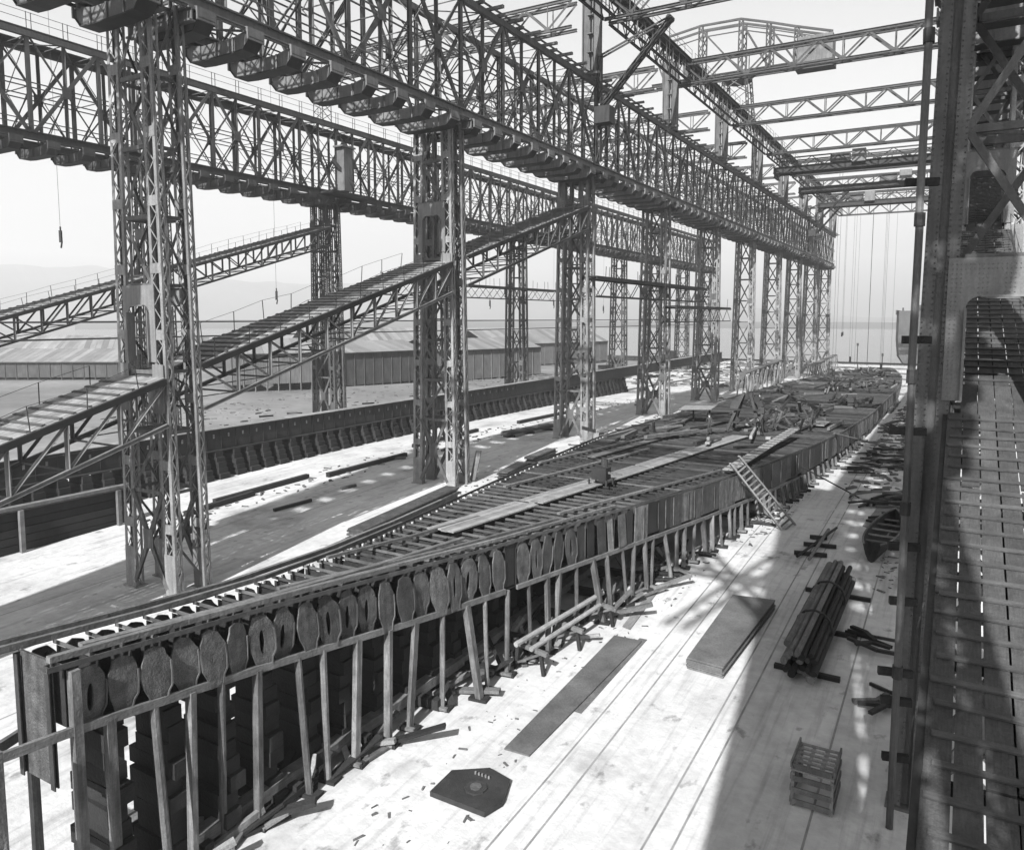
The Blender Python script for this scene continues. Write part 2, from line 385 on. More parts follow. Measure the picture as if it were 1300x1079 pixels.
# ------------------------------------------------------------------ gantry girders, one per bay
def bracket_mesh(mk):
    W = 5.2; out = []
    prof = [(-2.6,-.45),(-2.1,-1.0),(-1.2,-1.06),(1.2,-1.06),(2.1,-1.0),(2.6,-.45)]
    b = MB(); n = len(prof)
    for yy in (-.36, .36):
        vs = [(x, yy-.02, -.12 if abs(x) > 2 else -.3) for x, z in prof]+[(x, yy-.02, z) for x, z in prof]; vs += [(x, y+.04, z) for x, y, z in vs]
        fs = []
        for i in range(n-1): fs += [(i, i+1, n+i+1, n+i), (2*n+i+1, 2*n+i, 3*n+i, 3*n+i+1), (i, 2*n+i, 2*n+i+1, i+1)]
        b.add(vs, fs)
    for x in (-2.55, 2.55): b.box((x-.05,-.55,-.6),(x+.05,.55,0))
    for x in (-1.3, 0, 1.3): b.box((x-.05,-.47,-1.02),(x+.05,-.38,-.3))
    for x in (-2.3, 2.3): b.box((x-.16,-.5,-.2),(x+.16,.5,.05))
    return b.mesh('runway_bracket', M[mk])
def flange_mesh(mk):
    prof = [(-2.6,-.45),(-2.1,-1.0),(-1.2,-1.06),(1.2,-1.06),(2.1,-1.0),(2.6,-.45)]; b = MB()
    for (x0, z0), (x1, z1) in zip(prof, prof[1:]):
        b.add([(x0,-.48,z0),(x1,-.48,z1),(x1,.48,z1),(x0,.48,z0),(x0,-.48,z0-.06),(x1,-.48,z1-.06),(x1,.48,z1-.06),(x0,.48,z0-.06)],
              [(0,1,2,3),(7,6,5,4),(0,4,5,1),(2,6,7,3),(0,3,7,4),(1,5,6,2)])
    return b.mesh('bracket_flange', M[mk])
def sway_mesh(mk):
    b = MB(); W = 3.7; h = (ZT-ZB)/2
    for i in range(2):
        for s in (-1, 1): b.bar((-s*W/2, s*.03, i*h), (s*W/2, s*.03, i*h+h), .07, .05, (0,1,0))
        b.bar((-W/2, 0, i*h+h-.02), (W/2, 0, i*h+h-.02), .08, .06)
    return b.mesh('sway_frame', M[mk])
BRK = {'steel': bracket_mesh('steel_lit'), 'steel_far': bracket_mesh('steel_far')}; FLG = flange_mesh('steel_dark'); SWY = {m: sway_mesh(m) for m in ('steel', 'steel_far')}  # dark flange material stands in for shade under the brackets, pale faces for sun
PAN = S/8
def girder(X, y0, y1, mk, label, group, top='rail', density=True):
    t = thing('gantry_girder', label, 'girder', (X, y0, ZB), group)
    n = max(1, round((y1-y0)/PAN)); p = (y1-y0)/n; hm = (ZB+ZT)/2
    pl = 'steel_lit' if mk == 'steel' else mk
    for s in (-1, 1):
        x = X+s*2.05
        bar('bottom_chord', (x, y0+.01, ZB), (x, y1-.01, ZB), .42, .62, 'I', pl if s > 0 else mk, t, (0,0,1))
        bar('top_chord', (x, y0+.01, ZT), (x, y1-.01, ZT), .40, .45, 'box', mk, t, (0,0,1))
        for dz in (-.18, .22): bar('middle_rail', (x, y0, hm+dz), (x, y1, hm+dz), .08, .09, 'box', mk, t)
        for dz in (.75, 1.15): bar('guard_rail', (x+s*.3, y0, ZB+dz), (x+s*.3, y1, ZB+dz), .06, .08, 'box', mk, t)
        for i in range(n+1):
            y = min(y0+i*p, y1-.02) if i == n else y0+i*p+(.02 if i == 0 else 0)
            if i < n: bar('vertical_post', (x, y, ZB+.31), (x, y, ZT-.22), .24 if i % 2 else .34, .2, 'L' if i % 2 else 'U', mk, t, (1,0,0))
        for i in range(0, n-1, 2):
            up = (i//2) % 2 == 0
            a, c = (ZB+.2, ZT-.2) if up else (ZT-.2, ZB+.2)
            A = Vector((x+s*.08, y0+i*p+.2, a)); B = Vector((x+s*.08, y0+(i+2)*p-.2, c))
            bar('main_diagonal', A, B, .3, .16, 'U', mk, t, (1,0,0)); md_ = LAST[0]
            mid = (A+B)/2; plate('gusset_plate', mid+Vector((s*.1,0,0)), (0,.8,0), (0,0,1.0), .03, mk, md_)
            bar('sub_diagonal', mid, (x+s*.08, y0+(i+2)*p-.15 if not up else y0+i*p+.15, ZT-.2 if True else 0), .16, .1, 'L', mk, t, (1,0,0))
            bar('sub_diagonal', mid, (x+s*.08, y0+(i)*p+.15 if not up else y0+(i+2)*p-.15, ZB+.2), .14, .1, 'L', mk, t, (1,0,0))
    for i in range(n):
        y = y0+i*p
        put('sway_frame', SWY[mk], Matrix.Translation((X, y+.16, ZB)), t)
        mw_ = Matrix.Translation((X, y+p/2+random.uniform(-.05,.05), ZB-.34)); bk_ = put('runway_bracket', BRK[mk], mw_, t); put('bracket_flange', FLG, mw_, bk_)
        bar('lateral_brace', (X-2, y+(0 if i % 2 else p), ZB+.1), (X+2, y+(p if i % 2 else 0), ZB+.1), .12, .1, 'L', mk, t)
        if density:
            bar('top_lateral', (X+2, y+(0 if i % 2 else p), ZT-.1), (X-2, y+(p if i % 2 else 0), ZT-.1), .12, .1, 'L', mk, t)
            bar('inner_tie', (X-1.9, y+.1, ZB+.35), (X+1.9, y+.1, ZB+3.6), .09, .07, 'L', mk, t)
    bar('runway_rail', (X+2.35, y0, ZB-.42), (X+2.35, y1, ZB-.42), .12, .16, 'I', mk, t)
    bar('runway_rail', (X-2.35, y0, ZB-.42), (X-2.35, y1, ZB-.42), .12, .16, 'I', mk, t)
    if top == 'rail':
        for i in range(n*2):
            y = y0+(i+.5)*p/2; ext = .5 if i % 2 else 1.3
            bar('sleeper', (X+1.4, y, ZT+.36), (X+2.2+ext, y, ZT+.36), .26, .22, 'box', 'timber', t)
        for xx in (1.75, 2.35): bar('top_rail', (X+xx, y0, ZT+.53), (X+xx, y1, ZT+.53), .11, .13, 'I', mk, t)
    else:
        for xx in (-1.2, 1.2):
            plate('walkway_plank', (X+xx*1.3, (y0+y1)/2, ZT+.42), (1.1,0,0), (0, y1-y0-.04, 0), .09, 'timber_dark', t)
            bar('walkway_beam', (X+xx*1.75, y0+.01, ZT+.28), (X+xx*1.75, y1-.01, ZT+.28), .16, .22, 'I', mk, t)
        for i in range(n):
            for q in (0, .4): bar('railing_post', (X+2.15, y0+i*p+q, ZT+.45), (X+2.15, y0+i*p+q, ZT+1.75), .05, .05, 'box', mk, t)
        for z in (1.1, 1.72): bar('railing_wire', (X+2.15, y0, ZT+z), (X+2.15, y1, ZT+z), .035, .035, 'box', mk, t)
    return t
def bays(X, ks, mk, row, top):
    for k in ks:
        a, b = YK(k), YK(k+1)
        if k == 9: b = a+3.1
        if k == -2: a = b-3.1
        if k == 9: lab = 'short overhanging seaward end of the %s lattice girder' % row
        elif k < 0: lab = ('deep lattice gantry girder of the %s reaching the nearest tower from behind' if k == -1 else 'overhanging near stub of the %s lattice girder') % row
        else: lab = 'deep lattice girder of the %s between its %s and %s towers' % (row, ordn(k+1), ordn(k+2))
        girder(X, a, b, mk, lab, 'lattice girders of the '+row, top, density=k < 6)
bays(XM, range(-2, 10), 'steel', 'middle row', 'rail')
bays(XL, range(-1, 10), 'steel_far', 'far left row', 'walk')
bays(XR, range(-2, 6), 'steel', 'right row', 'walk')

# ------------------------------------------------------------------ cross girders high above the slips
ZC0, ZC1 = 29.25, 31.9
def cross(xa, xb, Y, mk, label, group, n=12, dw=.62):
    t = thing('cross_girder', label, 'girder', (xa, Y, ZC0), group); p = (xb-xa)/n
    for s in (-1, 1):
        y = Y+s*dw
        bar('top_chord', (xa, y, ZC1), (xb, y, ZC1), .26, .34, 'I', mk, t)
        bar('bottom_chord', (xa, y, ZC0), (xb, y, ZC0), .26, .3, 'I', mk, t)
        for i in range(n):
            x = xa+i*p
            if i % 2: bar('diagonal', (x, y, ZC0+.1), (x+p, y, ZC1-.1), .22, .12, 'L', mk, t, (0,1,0))
            else: bar('diagonal', (x, y, ZC1-.1), (x+p, y, ZC0+.1), .22, .12, 'L', mk, t, (0,1,0))
            if i % 2: bar('vertical_post', (x, y, ZC0+.1), (x, y, ZC1-.1), .12, .1, 'L', mk, t, (0,1,0)); plate('gusset_plate', (x, y+s*.08, ZC0+.12), (.7,0,0), (0,0,.5), .03, mk, t)
    for i in range(n):
        x = xa+i*p; s = 1 if i % 2 else -1
        bar('lateral_brace', (x, Y-s*dw, ZC1), (x+p, Y+s*dw, ZC1), .09, .08, 'box', mk, t)
        bar('lateral_brace', (x, Y+s*dw, ZC0), (x+p, Y-s*dw, ZC0), .09, .08, 'box', mk, t)
    return t
for k in range(-1, 10):
    nm = ordn(k+1) if k >= 0 else 'nearest, unseen'
    cross(XM+3.2, XR-.4, YK(k), 'steel_mid', 'light lattice girder spanning the slip high up, from the %s middle tower' % nm if k >= 0 else 'light lattice girder high above the photographer', 'cross girders over the near slip')
    if 1 <= k: cross(XL+2, XM-.4, YK(k), 'steel_far', 'light lattice girder over the left slip, behind the %s middle tower' % nm, 'cross girders over the left slip')
# longitudinal upper girder beside the middle row
for k in range(0, 9):
    a, b = YK(k)+.65, YK(k+1)-.65; x = XM+3.6
    t = thing('upper_runway', 'dark upper runway girder with railing between %s and %s middle towers' % (ordn(k+1), ordn(k+2)), 'girder', (x, a, ZC0), 'upper runway girders')
    plate('walkway_plank', (x+.3, (a+b)/2, ZC1+.1), (1.3,0,0), (0, b-a, 0), .1, 'timber_dark', t)
    for s in (-.45, .75):
        bar('top_chord', (x+s, a, ZC1-.15), (x+s, b, ZC1-.15), .24, .4, 'I', 'steel_dark', t); bar('bottom_chord', (x+s, a, ZC0), (x+s, b, ZC0), .2, .25, 'I', 'steel_dark', t)
        for i in range(10):
            p = (b-a)/10; y = a+i*p
            bar('diagonal', (x+s, y, ZC1-.3 if i % 2 else ZC0+.1), (x+s, y+p, ZC0+.1 if i % 2 else ZC1-.3), .12, .1, 'L', 'steel_dark', t, (1,0,0))
            bar('vertical_post', (x+s, y+.05, ZC0+.1), (x+s, y+.05, ZC1-.3), .14, .1, 'L', 'steel', t, (1,0,0))
    for i in range(9): bar('railing_post', (x+.9, a+i*(b-a)/8, ZC1+.15), (x+.9, a+i*(b-a)/8, ZC1+1.25), .05, .05, 'box', 'steel', t)
    for z in (.7, 1.22): bar('railing_wire', (x+.9, a, ZC1+z), (x+.9, b, ZC1+z), .035, .035, 'box', 'steel', t)
    # plan bracing of the roof plane
    for i in range(3): bar('hanging_wire', (x+1.2+i*1.15, a, ZC0+.05), (x+1.2+i*1.15, b, ZC0+.05), .04, .04, 'box', 'steel', t)

# ------------------------------------------------------------------ cranes on the gantry
def crane():
    Y = 137.; X = XM
    t = thing('cantilever_crane', 'revolving cantilever crane with bow shaped jib and counterweight box on the middle row', 'crane', (X, Y, ZC1))
    top = [(-14.5,47.2),(-12.6,49.3),(-6.2,50.2),(.7,50.1),(5.3,48.7),(9.8,47.2),(15.3,45.5)]
    zb = 41.3
    for s in (-1, 1):
        y = Y+s*1.2
        for (a, za), (b, zb2) in zip(top, top[1:]):
            bar('upper_chord', (X+a, y, za), (X+b, y, zb2), .3, .34, 'box', 'steel_mid', t)
            bar('upper_tie', (X+a, y, za-1.1), (X+b, y, zb2-1.1), .16, .16, 'box', 'steel_mid', t)
        bar('lower_chord', (X-15, y, zb), (X+15.3, y, zb), .35, .6, 'I', 'steel_dark', t)
        for a, za in top[1:-1]:
            bar('jib_post', (X+a, y, zb), (X+a, y, za), .85, .4, 'lace6', 'steel_mid', t, (0,1,0))
        for (a, za), (b, zb2) in zip(top, top[1:]):
            bar('jib_diagonal', (X+a, y, za-.6), (X+b, y, zb+.3), .26, .18, 'L', 'steel_mid', t, (0,1,0))
        for i, (dx) in enumerate((-2.6, 2.6)):
            bar('mast_leg', (X+dx, Y+s*2.2, ZC1), (X+dx*.7, Y+s*1.6, zb), .5, .4, 'lace8', 'steel_dark', t, (0,1,0))
        for i in range(3):
            z0, z1 = ZC1+i*3.1, ZC1+(i+1)*3.1
            for q in (-1, 1): bar('mast_brace', (X-2.4*q, Y+s*2, z0), (X+2.4*q, Y+s*2, z1), .14, .1, 'L', 'steel', t, (0,1,0))
    cw = put('counterweight_box', unit('box', 'steel'), frame((X+10, Y, zb+2.0), (X+15.4, Y, zb+2.0), 3.2, 4.0, (0,0,1)), t)
    bar('counterweight_floor', (X+9.6, Y, zb-.5), (X+15.6, Y, zb-.5), 3.4, .9, 'box', 'steel_dark', t)
    plate('jib_deck', (X, Y, zb+.36), (25,0,0), (0,2.6,0), .1, 'timber_dark', t)
    put('driver_cabin', unit('box', 'steel'), frame((X-9, Y-1.2, zb+1.6), (X-6.5, Y-1.2, zb+1.6), 2.0, 2.3, (0,0,1)), t)
    bar('slewing_ring', (X, Y, zb-1.2), (X, Y, zb-.3), 5.0, 5.0, 'O', 'steel_dark', t, (0,1,0))
crane()
def trav(Y, x0, x1, z, label, cab):
    t = thing('travelling_crane', label, 'crane', (x0, Y, z), 'travelling cranes under the cross girders')
    for s in (-1.5, 1.5):
        bar('bridge_girder', (x0, Y+s, z), (x1, Y+s, z), .5, 1.1, 'I', 'steel_dark', t)
        n = 14
        for i in range(n):
            p = (x1-x0)/n; x = x0+i*p
            bar('lattice_diagonal', (x, Y+s, z+.5+(1.6 if i % 2 else 0)), (x+p, Y+s, z+.5+(0 if i % 2 else 1.6)), .14, .1, 'L', 'steel_dark', t, (0,1,0))
        bar('upper_chord', (x0, Y+s, z+2.1), (x1, Y+s, z+2.1), .2, .22, 'box', 'steel_dark', t)
    for i in range(10): plate('deck_plank', (x0+(i+.5)*(x1-x0)/10, Y, z+.6), ((x1-x0)/10-.03,0,0), (0,2.2,0), .06, 'timber_dark', t)
    for i in range(3): bar('end_carriage', (x0+.3+i*.0, Y-2.2+i*.02, z-.9), (x0+.3, Y+2.2, z-.9), .5, .8, 'I', 'steel_dark', t) if i == 0 else None
    put('crab', unit('box', 'steel'), frame((cab-1.6, Y, z+1.5), (cab+1.6, Y, z+1.5), 2.2, 1.5, (0,0,1)), t)
    put('driver_cabin', unit('box', 'steel_lit'), frame((cab+2.2, Y-1.8, z+1.3), (cab+4.4, Y-1.8, z+1.3), 1.6, 2.2, (0,0,1)), t)
    bar('hoist_rope', (cab, Y, z+1), (cab, Y, -10), .05, .05, 'O', 'rope', t, (0,1,0)); bar('hoist_rope', (cab+.5, Y, z+1), (cab+.5, Y, -10), .05, .05, 'O', 'rope', t, (0,1,0))
    bar('hook_block', (cab+.25, Y, -11.2), (cab+.25, Y, -9.9), .5, .35, 'O', 'steel_dark', t, (0,1,0))
trav(153, XM+3.5, XR-1, 27.2, 'dark travelling crane bridge with pale cabin below the sixth cross girder', -20)
trav(179, XM+3.5, XR-1, 27.2, 'dark travelling crane bridge hanging further away below the seventh cross girder', -14)
trav(205, XM+3.5, XR-1, 27.2, 'most distant dark travelling crane bridge spanning the near slip', -23)
def jib(Y, X, label, L=7., flip=1):
    t = thing('jib_crane', label, 'crane', (X, Y, ZB), 'wall jib cranes on the middle girder')
    bar('jib_mast', (X+.5, Y, ZB+.3), (X+.5, Y, ZT+2.4), .5, .5, 'lace8', 'steel_dark', t, (0,1,0))
    for s in (-1, 1):
        bar('jib_strut', (X+.9, Y+s*.3, ZB+5.6), (X+L, Y+s*.3+flip*2.0, ZT+5.2), .3, .4, 'lace10', 'steel_dark', t, (0,1,0))
        bar('jib_boom', (X+.6, Y+s*.3, ZT+2.2), (X+L, Y+s*.3+flip*2.0, ZT+5.4), .14, .16, 'box', 'steel_dark', t)
    bar('jib_head', (X+L, Y-.5+flip*2, ZT+5.3), (X+L, Y+.5+flip*2, ZT+5.3), .6, .6, 'O', 'steel_dark', t)
    put('winch_house', unit('box', 'steel_dark'), frame((X+.6, Y-.7, ZB+4.5), (X+2.2, Y-.7, ZB+4.5), 1.4, 1.6, (0,0,1)), t)
    bar('hoist_rope', (X+L, Y+flip*2, ZT+5), (X+L, Y+flip*2, -4), .05, .05, 'O', 'rope', t, (0,1,0)); bar('hook_block', (X+L, Y+flip*2, -4.7), (X+L, Y+flip*2, -3.8), .35, .3, 'O', 'steel_dark', t, (0,1,0))
jib(72.2, XM+2.4, 'dark wall jib crane leaning out from the middle girder at the third tower')
jib(196, XM+2.4, 'dark wall jib crane near the seaward end of the middle girder', 9, -1)
jib(206, XM+2.4, 'dark wall jib crane just seaward of the one near the girder end', 8, -1)
# small winch platform on the far left girder at its third tower
t = thing('winch_cabin', 'pale upright winch cabin standing on the far left girder at its third tower', 'cabin', (XL+2.4, YK(2)+1.2, ZB))
put('cabin_body', unit('box', 'steel'), frame((XL+2.9, YK(2)+.6, ZB+.4), (XL+2.9, YK(2)+.6, ZB+5.6), 1.2, 1.5, (0,1,0)), t)
bar('cabin_roof', (XL+2.9, YK(2)-.6, ZB+5.75), (XL+2.9, YK(2)+1.8, ZB+5.75), 1.6, .2, 'box', 'steel', t)
bar('platform', (XL+3.2, YK(2)-3, ZB-.1), (XL+3.2, YK(2)+4.5, ZB-.1), 2.2, .3, 'box', 'steel_dark', t)
bar('strut', (XL+2.4, YK(2)-1, ZB+4), (XL+3.6, YK(2)+1.5, ZB+1), .5, .4, 'box', 'steel_dark', t)
t = thing('lattice_mast', 'slim pale lattice mast rising above the far left girder', 'mast', (XL, YK(2), ZT))
for sx in (-.75, .75):
    for sy in (-.75, .75): bar('mast_leg', (XL+sx, YK(2)+sy, ZT), (XL+sx, YK(2)+sy, ZT+8), .14, .14, 'L', 'steel_far', t, (0,1,0))
for i in range(8):
    for s in (-1, 1):
        bar('mast_lacing', (XL-.75*s, YK(2)-.75, ZT+i), (XL+.75*s, YK(2)-.75, ZT+i+1), .07, .05, 'box', 'steel_far', t, (0,1,0)); bar('mast_lacing', (XL+.75, YK(2)-.75*s, ZT+i), (XL+.75, YK(2)+.75*s, ZT+i+1), .07, .05, 'box', 'steel_far', t, (1,0,0))

# ------------------------------------------------------------------ timber ramps climbing between the towers
def ramp(X, k, mk, label, row, near=False):
    a, b = YK(k)-DT/2-.35, YK(k+1)-DT/2-.35
    if k >= 0: a = YK(k)+DT/2+.3
    if k == -1: a = YK(0)-DT/2-.35-24.4; a = max(a, -11)
    ya = a+ (0 if k < 0 else .02)
    y0 = max(a, -30); hw = 1.1 if near else 1.9; dz0 = 0 if near else -.4
    t = thing('timber_ramp', label, 'ramp', (X, y0, zramp(y0)), 'timber ramps of the '+row)
    def P(x, y, dz): return Vector((X+x, y, zramp(y)+dz+dz0))
    nseg = 6 if near else 4; npl = 6 if near else 10; pw = 2*hw/npl; bs = .55 if near else .68; nrm = (0, -.29, 1)
    for c in range(npl):
        x = -hw+(c+.5)*pw
        for sgm in range(nseg):
            ys0 = y0+(b-y0)*sgm/nseg+random.uniform(-.15,.15)*(sgm > 0); ys1 = y0+(b-y0)*(sgm+1)/nseg-.02
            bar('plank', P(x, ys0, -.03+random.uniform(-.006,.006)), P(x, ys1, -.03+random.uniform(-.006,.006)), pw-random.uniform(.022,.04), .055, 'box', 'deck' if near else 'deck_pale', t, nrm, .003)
    if k >= 0:
        for c in range(4): bar('threshold_plank', P(-.6+c*.4, y0-DT-.75, -.03), P(-.6+c*.4, y0-.02, -.03), .38, .055, 'box', 'deck', t, nrm, .003)
    n = int((b-y0)/bs)
    for i in range(n):
        y = y0+.3+i*bs+random.uniform(-.02,.02); sk = random.uniform(-.03,.03); l0 = hw-random.uniform(.02,.12)
        bar('batten', P(-l0, y-sk, .03), P(hw-random.uniform(.02,.1), y+sk, .03), .11 if near else .16, .035 if near else .06, 'box', 'batten', t, nrm, .003)
    dp = 2.35
    for s in (-1, 1):
        x = s*(hw+.03)
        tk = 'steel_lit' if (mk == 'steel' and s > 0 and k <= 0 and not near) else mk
        bar('edge_beam', P(x, y0, -.2), P(x, b, -.2), .14, .3, 'U', 'steel_dark', t, nrm)
        bar('bottom_chord', P(x, y0, -dp), P(x, b, -dp), .16, .2, 'I', tk, t, nrm)
        m = 10; p = (b-y0)/m
        for i in range(m+1):
            y = y0+i*p
            if 0 < i < m: bar('truss_post', P(x, y, -dp+.08), P(x, y, -.3), .16, .12, 'L', tk, t, (1,0,0))
            if i < m:
                if i < m/2 if k >= 0 else False: bar('truss_diagonal', P(x, y, -.3), P(x, y+p, -dp+.05), .13, .1, 'L', tk, t, (1,0,0))
                else: bar('truss_diagonal', P(x, y, -dp+.05), P(x, y+p, -.3), .13, .1, 'L', tk, t, (1,0,0))
    for i in range(11):
        y = y0+(b-y0)*i/10+.05
        bar('joist', P(-hw, y, -.16), P(hw, y, -.16), .12, .16, 'box', 'steel_dark', t)
        bar('cross_tie', P(-hw, y, -dp+.02), P(hw, y, -dp+.02), .1, .1, 'L', mk, t)
        if i < 10: bar('wind_brace', P(-hw, y, -dp+.06), P(hw, y+(b-y0)/10, -dp+.06), .08, .06, 'L', mk, t)
    for xx in (-.5*hw, .05*hw, .55*hw): bar('stringer', P(xx, y0, -.3), P(xx, b, -.3), .1, .16, 'box', 'timber_dark', t, nrm)
    for s in (-1, 1):
        if near and s < 0: continue
        ps = []
        for i in range(10):
            y = y0+.8+i*(b-y0-1)/9.5; A = P(s*(hw+.02), y, 0); B = A+Vector((random.uniform(-.1,.1), random.uniform(-.14,.14), random.uniform(.9,1.15)))
            bar('stanchion', A, B, .035, .035, 'box', 'steel_dark', t, (0,1,0)); ps.append(B)
        for A, B in zip(ps, ps[1:]): bar('guard_wire', A, B, .018, .018, 'box', 'rope', t)
    return t
for k in (-1, 0, 1):
    pos = {-1: 'rising to the %s tower of the %s', 0: 'between the %s and second towers of the %s', 1: 'reaching the third tower of the %s'}[k]
    for X, mk, row in ((XM, 'steel', 'middle row'), (XL, 'steel_far', 'far left row')):
        ramp(X, k, mk, 'battened timber ramp '+(pos % (('first', row) if k < 1 else row)), row)
    ramp(XR, k, 'steel', {-1: 'broad battened plank ramp filling the lower right corner', 0: 'battened plank ramp seen through the portal of the right riveted tower', 1: 'highest plank ramp of the right row, beyond the riveted tower'}[k], 'right row', True)
# post and rail running beside the right tower
t = thing('drain_pipe', 'tall dark pipe with brackets running down beside the right riveted tower', 'pipe', (-.98, 22.2, g(22)))
zz = [g(22), -9.5, -5, -1.5, 2.5, 7, 12.5]
for z0, z1 in zip(zz, zz[1:]):
    bar('pipe_length', (-.98-.02*(z0 > -5), 22.3, z0+.03), (-.98, 22.3, z1-.03), .2, .2, 'O', 'steel', t, (0,1,0)); bar('pipe_collar', (-.98, 22.3, z1-.22), (-.98, 22.3, z1+.12), .28, .28, 'O', 'steel_dark', t, (0,1,0))
for i, z in enumerate((-12,-10.4,-9.6,-7.6,-6.1,-3.0,-.6,3.4)):
    bar('bracket', (-1.25-.1*(i % 3), 22.3, z), (-.6, 22.5, z), .16, .2, 'box', 'timber_dark', t)
# ------------------------------------------------------------------ staging walkways between towers
def staging(X, ya, yb, z, label, mk):
    t = thing('staging_walkway', label, 'walkway', (X, ya, z), 'staging walkways between towers'); n = int((yb-ya)/2.2)
    for s in (-.55, .0, .55): bar('plank', (X+s, ya, z), (X+s, yb, z), .5, .12, 'box', 'timber_dark', t)
    for s in (-.8, .8):
        bar('top_chord', (X+s, ya, z-.2), (X+s, yb, z-.2), .16, .24, 'box', mk, t); bar('bottom_chord', (X+s, ya, z-2), (X+s, yb, z-2), .1, .12, 'box', mk, t)
        for i in range(n):
            p = (yb-ya)/n; y = ya+i*p
            bar('lattice_diagonal', (X+s, y, z-.3 if i % 2 else z-1.95), (X+s, y+p, z-1.95 if i % 2 else z-.3), .08, .06, 'L', mk, t, (1,0,0))
            if i % 2: bar('upright', (X+s, y, z), (X+s+random.uniform(-.1,.1), y, z+random.uniform(.8,1.6)), .05, .05, 'box', mk, t, (0,1,0))
staging(XM+1.9, 72.5, 112, 4.1, 'dark staging walkway between the third and fourth middle towers', 'steel_dark')
staging(XM+3.6, 93, 119.5, 1.3, 'short dark staging walkway by the fifth middle tower', 'steel_dark')
staging(XL+2.2, 80, 134, 5.0, 'long staging walkway behind the second middle tower', 'steel_dark')
for i, (X, ya, yb, z) in enumerate(((XL+5, 20, 240, .55), (XL+5, 20, 240, -.9))):
    one('overhead_cable', unit('O', 'rope'), '%s of two long taut cables strung along the far left row' % ('upper', 'lower')[i], 'cable', frame((X, ya, z-1), (X, yb, z-1.5), .16 if i else .12, .16, (0,0,1)), 'taut cables')
# hooks hanging on wires in the left slip
for i, (px, py, X) in enumerate(((77,300,-50),(351,375,-50),(622,385,-52),(641,370,-50),(703,385,-52),(766,392,-50))):
    p = atX(px, py, X)
    t = thing('hanging_hook', '%s from the left of the hooks hanging on thin wires over the left slip' % ordn(i+1), 'hook', p, 'hooks over the left slip')
    bar('hook_block', p+Vector((0,0,-.4)), p+Vector((0,0,.35)), .22, .2, 'O', 'steel_dark', t, (0,1,0)); bar('hook_eye', p+Vector((0,0,.35)), p+Vector((0,0,.6)), .1, .1, 'O', 'steel_dark', t, (0,1,0))
    bar('hook_tip', p+Vector((0,0,-.75)), p+Vector((.1,0,-.4)), .12, .1, 'O', 'steel_dark', t, (0,1,0))
    bar('wire', p+Vector((0,0,.6)), (p.x, p.y, 28), .016, .016, 'box', 'rope', t, (0,1,0))

# tall boarded boxes added out of view to cast broad shadows on the floor
for X, wf, lab in ((-.1, 1.0, 'added boarded shadow caster behind the viewpoint at the near end of the right row'), (XM-.6, .6, 'added boarded shadow caster at the near end of the middle row, outside the view')):
    Y = -4.6; zg = g(Y); t = thing('shadow_caster', lab, 'shadow caster', (X, Y, zg), 'shadow casters')
    for i in range(16):
        z = zg+.05+i*3.05
        for s in (-1, 1): plate('board_panel', (X, Y+s*1.05, z+1.5), (3.4*wf,0,0), (0,0,3.0), .08, 'wall_dark', t); plate('board_panel', (X+s*1.66*wf, Y, z+1.5), (0,2.0,0), (0,0,3.0), .08, 'wall_dark', t)
    for sx in (-1, 1):
        for sy in (-1, 1): bar('corner_post', (X+sx*1.75*wf, Y+sy*1.15, zg), (X+sx*1.75*wf, Y+sy*1.15, zg+49), .2, .2, 'box', 'steel', t, (0,1,0))
    plate('caster_roof', (X, Y, zg+49), (3.8,0,0), (0,2.6,0), .2, 'roof', t)

# crossed lattice arms added above and behind the viewpoint to cast the X-shaped shadow
t = thing('shadow_lattice', 'crossed lattice arms added as shadow casters above the near end of the right row', 'crane', (-2.8, -7.4, 20))
for A, B in (((-6.0,-2.6,20), (.4,-12.4,20)), ((-4.2,-14.5,20.9), (-1.6,-1.2,20.9)), ((-6.6,-6.2,20.4), (1.2,-6.8,20.4))):
    A, B = Vector(A), Vector(B); d = (B-A).normalized(); s = Vector((d.y, -d.x, 0))
    for q in (-1, 1): bar('arm_chord', A+s*.45*q, B+s*.45*q, .28, .3, 'I', 'steel', t)
    n = 9
    for i in range(n): q = 1 if i % 2 else -1; bar('arm_lacing', A.lerp(B, i/n)+s*.45*q, A.lerp(B, (i+1)/n)-s*.45*q, .14, .1, 'L', 'steel', t)
bar('arm_post', (.4,-12.2,ZB-.5), (.4,-12.2,21.2), .4, .4, 'I', 'steel', t, (0,1,0))

# ------------------------------------------------------------------ the ship's double bottom on the near slip
KX = -17.3
kz = smooth(lerp_tab([(0,-6.75),(8.75,-7.57),(13.6,-8.06),(16.5,-8.3),(22.4,-8.7),(32.4,-9.04),(43.7,-9.43),(56.5,-9.8),(72.7,-10.4),(94.5,-11.0),(143,-11.9),(220,-13.6),(260,-14.4)]), 1.2)
hw = smooth(lerp_tab([(8.75,.9),(13.6,.95),(16.5,1.2),(22.4,2.18),(32.4,3.95),(43.7,5.8),(56.5,7.5),(72.7,8.6),(94.5,9.3),(140,9.2),(180,7.5),(215,4),(232,1.5)]), 1.5)
kd = lerp_tab([(8.75,1.4),(20,1.75),(50,1.9),(100,1.7),(140,1.5),(230,1.2)])
ship = thing('ship_double_bottom', "long riveted double bottom of a ship under construction on the near slip", 'ship frame', (KX, 8.75, kz(8.75)-1.4))
FS = .78
